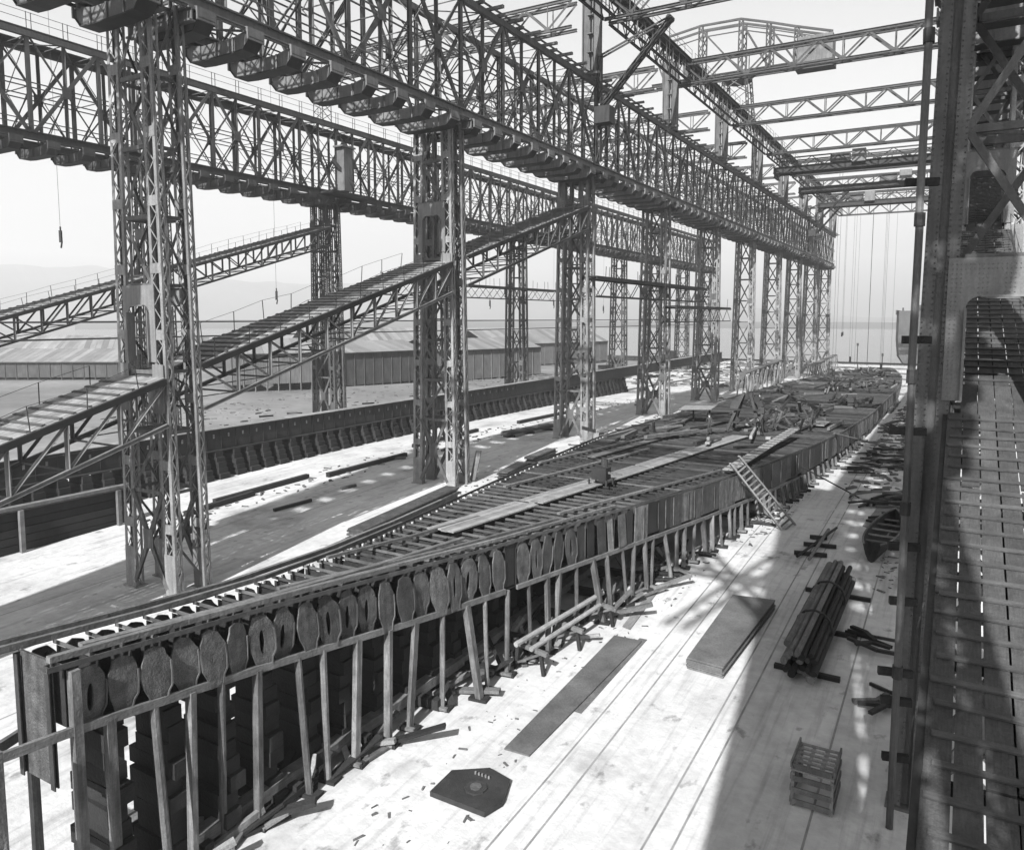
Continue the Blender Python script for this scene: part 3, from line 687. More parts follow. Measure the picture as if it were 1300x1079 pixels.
def floor_unit(holes):
    b = MB()       # unit plate x -.5..+.5, z -1..0 with round holes cut as a row of gaps
    if not holes: b.box((-.5,-.5,-1),(.5,.5,0))
    else:
        n = holes; 
        b.box((-.5,-.5,-.24),(.5,.5,0)); b.box((-.5,-.5,-1),(.5,.5,-.74))
        for i in range(n+1):
            c = -.5+i/n; wd = .16/n
            b.box((max(-.5, c-wd),-.49,-.74),(min(.5, c+wd),.49,-.24))
    return b.mesh('floor_plate', M['keel'])
FL = [floor_unit(h) for h in (0, 2, 6, 12)]
nf = int((230-8.8)/FS)
for i in range(nf):
    y = 8.85+i*FS; h = hw(y); d = kd(y); z = kz(y)
    fl = FL[0 if h < 1.1 else 1 if h < 2.4 else 2 if h < 6 else 3]
    put('floor_plate', fl, Matrix.Translation((KX, y, z-.1)) @ Matrix.Diagonal((2*h-.12, .016, d-.14, 1)), ship)
    o = bar('frame_bar', (KX-h-.02, y, z+random.uniform(-.015,.02)), (KX+h+.02, y, z+random.uniform(-.015,.02)), .085 if y < 36 else .07, .1, 'L', 'bar' if y < 36 or random.random() < .1 else 'keel_bar', ship)
for fx in (0, -.36, .36, -.7, .7):
    seg = 6.24; y = 8.9
    while y < 229:
        y2 = min(y+seg, 229.5)
        if fx == 0 or hw(y) > 2.0:
            A = Vector((KX+fx*hw(y), y+.02, kz(y)-kd(y)/2-.06)); B = Vector((KX+fx*hw(y2), y2-.02, kz(y2)-kd(y2)/2-.06))
            bar('longitudinal_girder', A, B, .02, kd(y)-.2, 'box', 'keel', ship)
            bar('girder_angle', A+Vector((.05,0,kd(y)/2-.02)), B+Vector((.05,0,kd(y2)/2-.02)), .1, .08, 'L', 'bar', ship)
        y = y2
y = 8.9
while y < 228:
    y2 = min(y+4.0, 229); b_ = MB()
    for (ya, yb) in ((y, (y+y2)/2), ((y+y2)/2, y2-.02)):
        za, zb = kz(ya)-kd(ya), kz(yb)-kd(yb); b_.add([(KX-hw(ya),ya,za),(KX+hw(ya),ya,za),(KX+hw(yb),yb,zb),(KX-hw(yb),yb,zb),(KX-hw(ya),ya,za-.03),(KX+hw(ya),ya,za-.03),(KX+hw(yb),yb,zb-.03),(KX-hw(yb),yb,zb-.03)], [(0,1,2,3),(7,6,5,4),(0,4,5,1),(1,5,6,2),(2,6,7,3),(3,7,4,0)])
    put('bottom_plate', b_.mesh('bottom_plate', M['keel']), Matrix.Identity(4), ship)
    y = y2
def bracket_plate(hole, seed):
    rr = random.Random(seed)
    w0 = .30
    pts = [(-.22,.0),(-.06,.05),(.1,.0),(.2,-.08),(.28,-.2),(.335,-.34),(.345,-.60),(.335,-.88),(.24,-1.0),(.2,-1.18),(-.14,-1.2),(-.22,-1.0),(-.30,-.78),(-.345,-.46),(-.32,-.26),(-.26,-.14)]
    pts = [(x+rr.uniform(-.025,.025), z+rr.uniform(-.025,.025)) for x, z in pts]
    b = MB(); n = len(pts); th = .025
    if hole:
        c = (0, -.6); inner = [(c[0]+.075*math.sin(-math.atan2(pts[i][0]-c[0], pts[i][1]-c[1])*-1), c[1]+.28*math.cos(math.atan2(pts[i][0]-c[0], pts[i][1]-c[1]))) for i in range(n)]
        vs = [(th, x, z) for x, z in pts]+[(th, x, z) for x, z in inner]+[(-th, x, z) for x, z in pts]+[(-th, x, z) for x, z in inner]
        fs = []
        for i in range(n):
            j = (i+1) % n; fs += [(i, j, n+j, n+i), (2*n+j, 2*n+i, 3*n+i, 3*n+j), (i, 2*n+i, 2*n+j, j), (n+j, 3*n+j, 3*n+i, n+i)]
        b.add(vs, fs)
    else:
        vs = [(th, x, z) for x, z in pts]+[(-th, x, z) for x, z in pts]
        b.add(vs, [tuple(range(n)), tuple(range(2*n-1, n-1, -1))]+[(i, n+i, n+(i+1) % n, (i+1) % n) for i in range(n)])
    return b.mesh('margin_bracket', M['plate'])
def rim_mesh():
    b = MB(); pts = [(.33,-.36),(.345,-.60),(.335,-.88),(.24,-1.0),(.2,-1.18)]
    for (a, za), (c, zc) in zip(pts, pts[1:]): b.bar((.05, a, za), (.05, c, zc), .035, .03, (1,0,0))
    return b.mesh('bracket_rim', M['bar'])
BPL = [bracket_plate(False, 1), bracket_plate(True, 2), bracket_plate(False, 3), bracket_plate(False, 4), bracket_plate(True, 5)]; RIM = rim_mesh()
y = 9.35; i = 0
while y < 34:
    d = kd(y); z = kz(y)
    for s in (1, -1):
        x = KX+s*(hw(y)+.05+random.uniform(-.03,.03)); sc = d/1.24*(.96+random.uniform(-.03,.03))
        slope = (hw(y+.5)-hw(y-.5))
        if y > 29 or (y > 15.4 and random.random() < .18):
            wd_ = FS*random.uniform(.5,.95); off = random.uniform(-.06,.06)
            bar('margin_plate', (x+s*off, y, z-.1+random.uniform(-.05,.05)), (x+s*off+s*random.uniform(-.06,.1), y+random.uniform(-.06,.06), z-d*random.uniform(.9,1.03)), wd_, .025, 'box', random.choice(('plate','plate','keel','plate_pale')), ship, (s, -slope, 0))
            if random.random() < .5: bar('plate_strap', (x+s*.05, y+FS/2, z-.1), (x+s*.05, y+FS/2, z-d*.97), .1, .05, 'L', random.choice(('bar','plate','keel')), ship, (1,0,0))
            continue
        me = BPL[1] if i == 0 else BPL[random.choice((0, 2, 3, 0, 2, 1, 4) if y > 13 else (0, 2, 3))]
        m = Matrix.Translation((x, y, z-.12)) @ Matrix.Rotation(-s*math.atan(slope)+random.uniform(-.2,.2), 4, 'Z') @ Matrix.Rotation(random.uniform(-.08,.08), 4, 'Y') @ Matrix.Rotation(random.uniform(-.07,.07), 4, 'X') @ Matrix.Diagonal((s, random.uniform(1.04,1.14), sc*1.02, 1))
        o = put('margin_bracket', me, m, ship)
        if s > 0: put('rivet_rim', RIM, m, o)
    y += FS; i += 1
y = 34.
while y < 226:
    st = random.choice((1.2, 1.56, 1.56, 2.3)); y2 = min(y+st, 227)
    for s in (1, -1):
        if random.random() < .06 and y < 90: continue
        A = Vector((KX+s*(hw(y)+.06+random.uniform(-.02,.05)), y, kz(y)-.05)); B = Vector((KX+s*(hw(y2)+.06+random.uniform(-.02,.05)), y2-.03, kz(y2)-.05))
        dd = kd(y)*random.uniform(.84, 1.02)
        bar('margin_plate', A+Vector((0,0,-dd/2)), B+Vector((0,0,-dd/2)), .03, dd, 'box', random.choice(('plate','plate','keel','plate_pale')), ship)
        if random.random() < .6:
            q = A.lerp(B, random.uniform(.1,.9)); bar('plate_strap', q+Vector((s*.04,0,-.1)), q+Vector((s*.04,0,-dd+.1)), .16, .04, 'box', 'plate', ship, (1,0,0))
    y = y2
for s in (1, -1):
    y = 8.4
    while y < 222:
        y2 = y+5.2
        bar('edge_bar', (KX+s*(hw(y)+.02), y, kz(y)+.08), (KX+s*(hw(y2)+.02), y2-.01, kz(y2)+.08), .2 if s > 0 else .16, .12, 'L', 'bar', ship)
        y = y2
plate('end_plate', (KX, 8.72, kz(8.75)-1.35), (1.25,0,0), (0,0,2.9), .03, 'plate', ship)
for s in (-1, 1): bar('end_angle', (KX+s*.62, 8.66, kz(8.75)-2.8), (KX+s*.62, 8.66, kz(8.75)+.05), .16, .14, 'L', 'keel', ship, (0,1,0))
bar('end_post', (KX+1.02, 8.95, g(9)), (KX+1.02, 8.95, kz(9)-.05), .2, .2, 'box', 'timber_v', ship, (0,1,0))
# white rivet heads of the left margin (small bright dots)
b = MB()
for i in range(60):
    y = 14+i*.78; b.box((KX-hw(y)+.25, y+.3, kz(y)+.02), (KX-hw(y)+.33, y+.38, kz(y)+.1))
o = put('bolt_heads', b.mesh('bolt_heads', M['white']), Matrix.Identity(4), ship); o['kind'] = 'stuff'
def pole(name, pts, wd, dp, mk, label, cat, group=None, shape='box'):
    if len(pts) == 2: return one(name, unit(shape, mk), label, cat, frame(pts[0], pts[1], wd, dp), group)
    t = thing(name, label, cat, pts[0], group)
    for i, (A, B) in enumerate(zip(pts, pts[1:])): bar('timber_length', A, B, wd, dp, shape, mk, t)
    return t
def onkeel(fx, y, dz): return Vector((KX+fx, y, kz(y)+dz))
pole('timber_ribband', [onkeel(-hw(y)-.15, y, .22) for y in (7.2, 11, 15, 19.5, 24, 29)], .14, .14, 'timber', 'long pole laid along the far top edge of the double bottom', 'timber')
pole('timber_ribband', [onkeel(-hw(y)+.25, y, .2) for y in (8.2, 12, 16, 20, 24.5)], .12, .14, 'timber', 'second pole just inside the far top edge of the double bottom', 'timber')
pole('timber_ribband', [onkeel(hw(y)-.2, y, .2) for y in (8.6, 12, 16, 19.5)], .16, .14, 'timber', 'pole along the near top edge at the pointed end', 'timber')
pole('timber_ribband', [onkeel(.35+.1*(y-9)*.5, y, .2) for y in (9.5, 14, 19, 24)], .2, .08, 'timber', 'pair of pale planks running inward from the pointed end', 'timber')
for j, (x0, y0, x1, y1, wd) in enumerate(((.2,15.5,2.6,29,.16),(1.0,17.5,3.7,33,.14),(-1.2,19,-.4,27.5,.13),(2.2,30,5.2,46,.16),(-3.0,34,-1.6,52,.18),(-5.2,42,-3.8,60,.2))):
    pole('loose_batten', [onkeel(x0, y0, .16), onkeel((x0+x1)/2, (y0+y1)/2, .16), onkeel(x1, y1, .16)], wd, .1, 'timber', '%s of the long battens lying lengthwise on the frames, counted from the pointed end' % ordn(j+1), 'timber', 'battens lying on the frames')
t = thing('plank_walk', 'pale plank walkway laid along the middle of the double bottom', 'walkway', onkeel(-.5, 25, .2))
for sgm in range(6):
    for c in range(4):
        ya, yb = 24.5+sgm*6.6, 24.5+(sgm+1)*6.6-.08
        fx = lambda y: -.9+(y-24.5)*.062
        bar('plank', onkeel(fx(ya)+c*.33, ya+random.uniform(0,.4), .17), onkeel(fx(yb)+c*.33, yb, .17), .31, .06, 'box', 'timber_pale', t)
t = thing('plank_walk', 'second plank walkway further along, left of the pale middle one', 'walkway', onkeel(-3, 50, .2))
for sgm in range(4):
    for c in range(2): bar('plank', onkeel(-3.6+c*.33+sgm*.3, 46+sgm*8, .18), onkeel(-3.3+c*.33+sgm*.3, 53.8+sgm*8, .18), .31, .06, 'box', 'timber', t)
LT = sorted(random.uniform(52, 205) for _ in range(110))
for j, y in enumerate(LT):
    h = hw(y)-.6; x = random.uniform(-h, h); L = random.uniform(3, 9); a = random.gauss(0, .25)
    A = onkeel(x, y, .2+random.uniform(0,.5)); B = onkeel(max(-h, min(h, x+L*math.sin(a))), y+L*math.cos(a), .2+random.uniform(0,.3))
    one('loose_timber', unit('box', random.choice(('timber', 'timber_dark', 'timber_pale', 'bar'))), '%s loose timber on the distant double bottom, counting away from the viewer' % ordn(j+1) if j < 99 else 'farthest loose timber, number %s beyond the ninety-ninth, on the double bottom' % ordn(j-98), 'timber', frame(A, B, random.uniform(.15,.4), random.uniform(.08,.3)), 'loose timbers on the distant double bottom')
# shores
SH = MB(); n = 8
SH.prism(OCT, Matrix.Identity(4)); SHM = SH.mesh('shore_post', M['timber_v'])
y = 9.7; i = 0; 
while y < 140:
    i += 1; zt = kz(y)-kd(y)-.02; zg = g(y+.1)
    if zt-zg > .5:
        X = KX+hw(y)+.16; fo = random.uniform(-.1,.14)*(zt-zg)+.08
        foot = Vector((X+fo, y+random.uniform(-.25,.35), zg+.1))
        t = thing('timber_shore', 'round timber shore under the near edge of the double bottom, %s from the pointed end' % ordn(i), 'shore', foot, 'shores under the near edge')
        bar('post', foot, Vector((X-.05, y, zt)), random.uniform(.14,.25), random.uniform(.15,.25), random.choice(('O','O','box')), 'timber_v', t, (0,1,0))
        bar('foot_block', foot+Vector((-.4,0,-.04)), foot+Vector((.32,.1,-.04)), .4, .12, 'box', 'timber_dark', t)
        if random.random() < .5: bar('wedge', foot+Vector((-.2,-.18,.04)), foot+Vector((.3,-.12,.04)), .14, .1, 'box', 'timber', t)
    y += (1.05 if y < 62 else 1.7)*random.uniform(.72, 1.35)
y = 10.3; i = 0
while y < 46:
    i += 1; zt = kz(y)-kd(y)-.02; zg = g(y)
    t = thing('timber_shore', 'timber shore under the far edge of the double bottom, %s from the pointed end' % ordn(i), 'shore', (KX-hw(y)-.6, y, zg), 'shores under the far edge')
    bar('post', (KX-hw(y)-.7, y, zg), (KX-hw(y)+.1, y, zt), .25, .25, 'O', 'timber_v', t, (0,1,0)); bar('foot_block', (KX-hw(y)-1.1, y, zg+.07), (KX-hw(y)-.4, y, zg+.07), .4, .13, 'box', 'timber_dark', t)
    y += 1.9
# ribband under the margin
pole('timber_ribband', [Vector((KX+hw(y)+.14, y, kz(y)-kd(y)+.0)) for y in (6.6, 9, 11.5, 14, 16.5, 19, 21.5, 24.5)], .1, .2, 'timber', 'long timber ribband along the lower edge, carried on the shores', 'timber')
pole('timber_ribband', [Vector((KX+hw(y)+.14, y, kz(y)-kd(y)+.0)) for y in (25.2, 30, 36, 42, 50, 58)], .1, .18, 'timber', 'further timber ribband along the lower edge beyond the pipes', 'timber')
# near staging at the pointed end
t = thing('timber_staging', 'rough timber staging round the pointed end of the double bottom', 'staging', (KX-.4, 7.6, g(8)))
for x, y in ((-1.9,7.4),(-.9,6.6),(1.3,7.2),(-2.2,9.6)): bar('post', (KX+x, y, g(y)), (KX+x, y, -9.0+random.uniform(-.3,.5)), .2, .2, 'box', 'timber_v', t, (0,1,0))
for a, b2 in (((-3.2,7.5,-9.4),(-.4,7.3,-9.1)), ((-3.2,7.4,-10.6),(1.4,7.2,-10.5)), ((-2.2,9.6,-10.2),(-.9,6.6,-10.0)), ((-2.8,6.8,-11.9),(1.6,6.9,-11.8))):
    bar('rail', (KX+a[0], a[1], a[2]), (KX+b2[0], b2[1], b2[2]), .12, .26, 'box', 'timber', t)
# keel blocks
for i in range(34):
    y = 10+i*1.55; zb = kz(y)-kd(y)-.05; zg = g(y); h = zb-zg
    if h < .6: break
    t = thing('keel_block', 'stack of dark baulks under the keel of the near ship, %s from the pointed end' % ordn(i+1), 'keel block', (KX, y, zg), 'keel blocks of the near ship')
    n = max(2, int(h/.42))
    for q in range(n):
        a = random.uniform(-.12,.12); l = (.7+.3*(n-q)/n)*random.uniform(.75,1.1)
        bar('baulk', (KX-l, y+a, zg+(q+.5)*h/n), (KX+l, y+a+random.uniform(-.05,.05), zg+(q+.5)*h/n), .5, h/n-random.uniform(.005,.03), 'box', 'timber_dark', t)
for j, (xo, z) in enumerate(((.55,.5),(-1.3,.6))):
    pole('launch_way', [Vector((KX+xo+.03*(y-11), y, g(y)+z)) for y in (11, 20, 29, 38)], .42, .36, 'timber', '%s of the long heavy timbers lying beneath the double bottom' % ordn(j+1), 'timber', 'heavy timbers beneath the double bottom')
for j in range(9):
    y = 12+j*3.0; bar2 = pole('cross_bearer', [Vector((KX-.4, y, g(y)+.3)), Vector((KX+hw(y)+random.uniform(-.3,.1), y+.2, g(y)+.28))], .3, .36, 'timber_dark', '%s cross bearer under the long heavy timbers' % ordn(j+1), 'timber', 'cross bearers')
OC = sorted(random.uniform(9, 42) for _ in range(96))
for j, y in enumerate(OC):
    x = KX+random.uniform(.8, hw(y)+.4); a = random.uniform(-1.4,1.4); L = random.uniform(.5,2.2)
    one('timber_offcut', unit('box', random.choice(('timber','timber_dark','timber_pale'))), '%s timber offcut in the shade beneath the double bottom, counting from the pointed end' % ordn(j+1), 'timber', frame((x, y, g(y)+.1), (x+L*math.sin(a), y+L*math.cos(a), g(y)+random.uniform(.1,.9)), random.uniform(.1,.3), random.uniform(.06,.2)), 'offcuts beneath the double bottom')
# pipes on trestles
PA, PB = G(655,818,1.35), G(765,752,1.25)
t = thing('pipe_run', 'two pale pipes lying on low trestles beside the shores', 'pipe', G(655, 850))
bar('pipe', PA, PB, .22, .22, 'O', 'timber_pale', t); bar('pipe', PA+Vector((.45,.4,-.25)), PB+Vector((.3,-1.0,-.2)), .2, .2, 'O', 'timber_pale', t)
for u in (.1, .5, .92):
    c = PA.lerp(PB, u); zg = g(c.y)
    bar('trestle_top', c+Vector((-.6,.1,-.28)), c+Vector((1.0,-.1,-.42)), .16, .16, 'box', 'timber', t)
    for xx in (-.45, .8): bar('trestle_leg', (c.x+xx, c.y, zg), (c.x+xx*.8, c.y, c.z-.35), .14, .14, 'box', 'timber_dark', t, (0,1,0))
    bar('trestle_brace', (c.x-.4, c.y-.08, zg+.3), (c.x+.7, c.y-.08, c.z-.45), .1, .08, 'box', 'timber', t)

# ------------------------------------------------------------------ keel on the left slip
X2K = -53.4; ZK = -9.35
t = thing('ship_keel', 'long dark keel girder standing on blocks in the left slip', 'keel', (X2K, 16, ZK-2.4))
y = 14.
while y < 196:
    y2 = y+6
    bar('keel_web', (X2K+.3, y, ZK-.9), (X2K+.3, y2-.02, ZK-.9), .04, 1.7, 'box', 'keel', t)
    bar('keel_web', (X2K-.3, y, ZK-.9), (X2K-.3, y2-.02, ZK-.9), .04, 1.7, 'box', 'keel', t)
    plate('top_plate', (X2K, (y+y2)/2, ZK), (1.0,0,0), (0,5.97,0), .05, 'timber_pale', t)
    plate('bottom_plate', (X2K, (y+y2)/2, ZK-1.78), (1.5,0,0), (0,5.97,0), .06, 'keel', t)
    for q in range(4 if y < 90 else 0):
        yy = y+.7+q*1.5; bar('lit_hole_patch', (X2K+.36, yy, ZK-.75), (X2K+.36, yy, ZK-.45), .14, .05, 'box', 'rim', t, (1,0,0)); bar('web_stiffener', (X2K+.34, yy+.7, ZK-1.7), (X2K+.34, yy+.7, ZK-.1), .12, .06, 'L', 'keel', t, (1,0,0))  # bright patches painted where light shows through holes in the web
    y = y2
def block_mesh(seed):
    rr = random.Random(seed); b = MB(); z = 0
    hs = [.5, .45, .5, .4, .45]
    for i, h in enumerate(hs):
        l = 1.5-.16*i+rr.uniform(-.06,.06); wdt = .46-.03*i+rr.uniform(-.03,.03)
        b.box((-l+rr.uniform(-.05,.05), -wdt, z), (l, wdt, z+h-.02)); z += h
    return b.mesh('keel_block', M['timber_dark']), z
BLK = [block_mesh(s) for s in range(4)]
for i in range(72):
    y = 16+i*1.62; zg = g(y); me, h = BLK[i % 4]; top = ZK-1.82
    one('keel_block', me, 'tapered stack of dark baulks under the left slip keel, %s from the near end' % ordn(i+1), 'keel block', Matrix.Translation((X2K, y+random.uniform(-.1,.1), zg)) @ Matrix.Rotation(random.uniform(-.05,.05), 4, 'Z') @ Matrix.Diagonal((1, 1, (top-zg)/h, 1)), 'keel blocks of the left slip')
t = thing('baulk_wall', 'low dark wall of stacked baulks with a pale top beam at the left edge', 'timber stack', (-48, 17, g(20)))
for q in range(5): bar('baulk', (-48+random.uniform(-.05,.05), 14, g(22)+.3+q*.48), (-48, 30.6+random.uniform(-.5,.2), g(22)+.3+q*.48), .5, .44, 'box', 'timber_dark', t)
bar('top_beam', (-47.8, 13.5, g(22)+2.75), (-47.8, 31, g(22)+2.75), .5, .2, 'box', 'timber', t)
for yy in (17.5, 23.6, 29.7): bar('post', (-47.5, yy, g(yy)), (-47.5, yy, g(22)+2.6), .25, .25, 'box', 'timber', t, (0,1,0))
for j, (xa, ya, L) in enumerate(((-46,36,9),(-45.2,33,6),(-44.5,46,10),(-46.4,60,12),(-45.8,80,12),(-31,30.5,7),(-42,28,4))):
    one('long_baulk', unit('box', 'timber_dark'), 'dark baulk lying on the pale floor of the left slip, %s from the near end' % ordn(j+1), 'timber', frame((xa, ya, g(ya)+.2), (xa+random.uniform(-.4,.4), ya+L, g(ya+L)+.2), .4, .36), 'baulks on the left slip floor')

# ------------------------------------------------------------------ things lying on the near slip floor
def sheet(pts, z0, th, label, mk='plate', n=1, name='steel_plate', group=None):
    ps = [G(*p) for p in pts]
    t = thing(name, label, 'steel plate', ps[0], group) if n > 1 else None
    for q in range(n):
        b = MB(); k = len(ps); off = Vector((random.uniform(-.06,.06), random.uniform(-.1,.1), 0))*(q > 0)
        lo = [p+off+Vector((0,0,z0+q*th*1.25)) for p in ps]; hi = [p+Vector((0,0,th)) for p in lo]
        b.add(lo+hi, [tuple(range(k))[::-1], tuple(range(k, 2*k))]+[(i, (i+1) % k, k+(i+1) % k, k+i) for i in range(k)])
        me = b.mesh('steel_plate', M[mk])
        if t is None: one(name, me, label, 'steel plate', None, group)
        else: put('plate', me, Matrix.Identity(4), t)
M['sheet'] = mat('sheet_steel', .15, .65, .1, .3, .9, bump=.2, fine=.2)
sheet([(672,961),(640,952),(780,808),(815,815)], .02, .05, 'long grey steel plate lying beside the pipes', 'sheet')
sheet([(738,906),(728,903),(812,810),(822,812)], .008, .008, 'narrow plate showing under the long grey one', 'sheet')
sheet([(800,800),(790,796),(830,745),(838,748)], .02, .03, 'small pale plate lying beyond the long grey one', 'timber_pale')
sheet([(918,862),(872,849),(930,767),(984,774)], .03, .06, 'stack of square-cut steel plates in the lattice shadow', 'sheet', n=6)
sheet([(1170,700),(1095,668),(1118,640),(1180,660)], .02, .03, 'broad pale plate lying near the heaps by the right tower', 'timber_pale')
# lashed bundle of timbers
A0, B0 = G(1012,868), G(1068,742)
dr = (B0-A0); L = dr.length; dr.normalize(); sd = Vector((dr.y, -dr.x, 0)).normalized()
t = thing('timber_bundle', 'chained bundle of dark round timbers lying on bearers', 'timber bundle', A0)
for r in range(5):
    for c in range(5-(r > 2)-(r > 3)):
        o = sd*((c-2+.5*(r % 2))*.24+random.uniform(-.03,.03))+Vector((0,0,.32+r*.24+random.uniform(-.03,.03))); a = random.uniform(-.3,.5)
        bar('timber', A0+o+dr*a, A0+o+dr*(L-random.uniform(-.3,1.2))+Vector((random.uniform(-.06,.06),0,random.uniform(-.04,.04))), random.uniform(.18,.33), random.uniform(.2,.3), 'O', random.choice(('timber','timber_dark','timber_dark')), t)
for u in (.3, .62):
    c = A0+dr*L*u; pts = [c+sd*((.72*math.cos(q*math.pi/6)))+Vector((0,0,.85+.78*math.sin(q*math.pi/6))) for q in range(13)]
    for P, Q in zip(pts, pts[1:]): bar('chain', P, Q, .1, .1, 'O', 'steel_dark', t)
for u in (.08, .45, .85):
    c = A0+dr*L*u; bar('bearer', c-sd*random.uniform(.9,1.6)+Vector((0,0,.1)), c+sd*random.uniform(1.0,1.7)+Vector((0,0,.1)), .2, .18, 'box', 'timber_dark', t)
# slatted crate at the bottom edge
c = G(1035, 1010); cz = c.z
t = thing('slatted_crate', 'slatted timber crate standing at the lower edge near the ramp', 'crate', c)
W, D, H = 1.05, 1.5, 1.0
for sx in (-1, 1):
    for sy in (-1, 1): bar('corner_post', c+Vector((sx*W/2, sy*D/2, 0)), c+Vector((sx*W/2, sy*D/2, H)), .09, .09, 'box', 'timber_pale', t, (0,1,0))
for i in range(4): bar('long_slat', c+Vector((-W/2+i*W/3, -D/2, H+.02)), c+Vector((-W/2+i*W/3, D/2, H+.02)), .09, .05, 'box', 'timber_pale', t)
for i in range(7): bar('cross_slat', c+Vector((-W/2-.05, -D/2+i*D/6, H+.08)), c+Vector((W/2+.05, -D/2+i*D/6, H+.08)), .09, .05, 'box', 'timber_pale', t)
for z in (.15, .5, .85, 1.2):
    bar('side_slat', c+Vector((-W/2, -D/2-.05, z)), c+Vector((W/2, -D/2-.05, z)), .05, .16, 'box', 'timber', t); bar('side_slat', c+Vector((W/2+.05, -D/2, z)), c+Vector((W/2+.05, D/2, z)), .05, .16, 'box', 'timber', t)
    bar('side_slat', c+Vector((-W/2-.05, -D/2, z)), c+Vector((-W/2-.05, D/2, z)), .05, .16, 'box', 'timber', t)
# dark machined casting near the shores
c = G(603, 1004)
t = thing('machine_plate', 'dark chamfered iron casting with a round opening near the shores', 'casting', c)
b = MB(); pl = [(-1.0,-.9),(.9,-.9),(1.1,-.2),(.75,.8),(-.1,1.0),(-1.05,.3)]
b.prism(pl, Matrix.Translation(c+Vector((0,0,.02))) @ Matrix.Diagonal((1.0,1.0,.16,1))); put('casting_body', b.mesh('casting_body', M['steel_dark']), Matrix.Identity(4), t)
for r, z in ((.7, .22), (.35, .26)): bar('round_boss', c+Vector((.1,-.1,.1)), c+Vector((.1,-.1,z)), r, r, 'O', 'keel' if r > .5 else 'steel', t, (0,1,0))
for i in range(5): bar('stud', c+Vector((-.3+i*.12, .5, .17)), c+Vector((-.3+i*.12, .5, .26)), .06, .06, 'O', 'rim', t, (0,1,0))
# trestle frame of poles lying on the floor
t = thing('pole_frame', 'frame of crossed poles lying on the shaded floor beyond the timber bundle', 'timber frame', G(1035, 690))
bar('pole', G(1012,706,.25), G(1062,670,.3), .16, .16, 'O', 'timber_dark', t); bar('pole', G(1027,710,.3), G(1052,672,.3), .18, .18, 'O', 'timber', t)
for p, q in (((1008,701),(1050,705)),((1020,690),(1062,694)),((1028,681),(1050,683))): bar('cross_pole', G(*p, .14), G(*q, .14), .2, .2, 'box', 'timber_dark', t)
# ladder up to the double bottom
fo = G(1003, 672); tp = Vector((KX+hw(45.5)+.15, 45.3, kz(45.5)+1.0))
t = thing('timber_ladder', 'pale timber ladder leaning from the slip floor up to the double bottom', 'ladder', fo)
ax = (tp-fo).normalized(); side = Vector((.75, .66, 0)); side = (side-ax*side.dot(ax)).normalized()*.42
for s in (-1, 1): bar('rail', fo+side*s, tp+side*s*.8, .16, .1, 'box', 'timber_pale', t)
for i in range(15):
    p = fo.lerp(tp, (i+.5)/15.5); bar('rung', p-side*.92, p+side*.92, .06, .1, 'box', 'timber', t)
def lean(px, py, qx, qz, label, dz=0, w=.16):
    A = G(px, py, .08); d = ray(*qx); 
    return A
pole('leaning_pole', [G(1146, 572, .05), Vector((KX+hw(70)+.1, 70, kz(70)+.3))], .16, .16, 'timber', 'pole leaning from the floor up to the edge of the distant double bottom', 'timber', None, 'O')
pole('leaning_pole', [G(1091, 632, .05), Vector((KX+hw(59)+.1, 59, kz(59)-1.2))], .1, .1, 'timber_dark', 'thin dark pole leaning against the double bottom beyond the ladder', 'timber', None, 'O')
c = onkeel(1.0, 37.5, .25)
t = thing('portable_forge', 'dark boxy portable forge standing on the pale plank walkway', 'forge', c)
put('forge_box', unit('box', 'steel_dark'), frame(c+Vector((-.42,0,.55)), c+Vector((.42,0,.55)), .7, .65), t)
for sx in (-1, 1):
    for sy in (-1, 1): bar('leg', c+Vector((sx*.5, sy*.45, -.1)), c+Vector((sx*.5, sy*.45, .25)), .08, .08, 'box', 'steel_dark', t, (0,1,0))
bar('hood', c+Vector((.1,.2,.85)), c+Vector((.1,.2,1.3)), .36, .3, 'O', 'keel', t, (0,1,0)); bar('bellows_arm', c+Vector((.4,0,.6)), c+Vector((1.1,.3,.5)), .1, .1, 'box', 'timber', t)
# gangway planks on the double bottom beyond the ladder
t = thing('gangway', 'sloping battened gangway on the double bottom above the ladder', 'gangway', tp)
ga, gb = tp+Vector((-.4,.3,-.7)), onkeel(6.0, 66, .9)
for c in (-.2, .2): bar('plank', ga+Vector((c,0,0)), gb+Vector((c,0,0)), .36, .06, 'box', 'timber_pale', t)
for i in range(18): p = ga.lerp(gb, (i+.5)/18); bar('batten', p+Vector((-.4,0,.05)), p+Vector((.4,0,.05)), .08, .05, 'box', 'batten', t)
# hydraulic riveter with its frame on the double bottom
yr = 68.; c = onkeel(1.6, yr, .1)
t = thing('hydraulic_riveter', 'dark hooped riveting machine with crossed legs standing on the double bottom', 'machine', c)
pts = [c+Vector((1.25*math.cos(a), .3*math.sin(a), 1.9+1.25*math.sin(a))) for a in [math.radians(-60+i*25) for i in range(13)]]
for P, Q in zip(pts, pts[1:]): bar('yoke', P, Q, .5, .42, 'box', 'steel_dark', t, (0,1,0))
for sx in (-1, 1):
    for sy in (-1, 1): bar('leg', c+Vector((sx*1.5, sy*1.2, 0)), c+Vector((sx*.3, sy*.2, 3.4)), .22, .22, 'box', 'steel_dark', t, (0,1,0))
bar('cylinder', c+Vector((1.1,0,.6)), c+Vector((1.1,0,1.7)), .6, .6, 'O', 'keel', t, (0,1,0))
for z in (.9, 2.0): bar('cross_brace', c+Vector((-1.3,-1,z)), c+Vector((1.3,-1,z+.1)), .14, .14, 'box', 'steel_dark', t)
c2 = onkeel(4.0, 72, .1)
t = thing('riveting_gear', 'tangled dark steel frame with hoses beside the riveting machine', 'machine', c2)
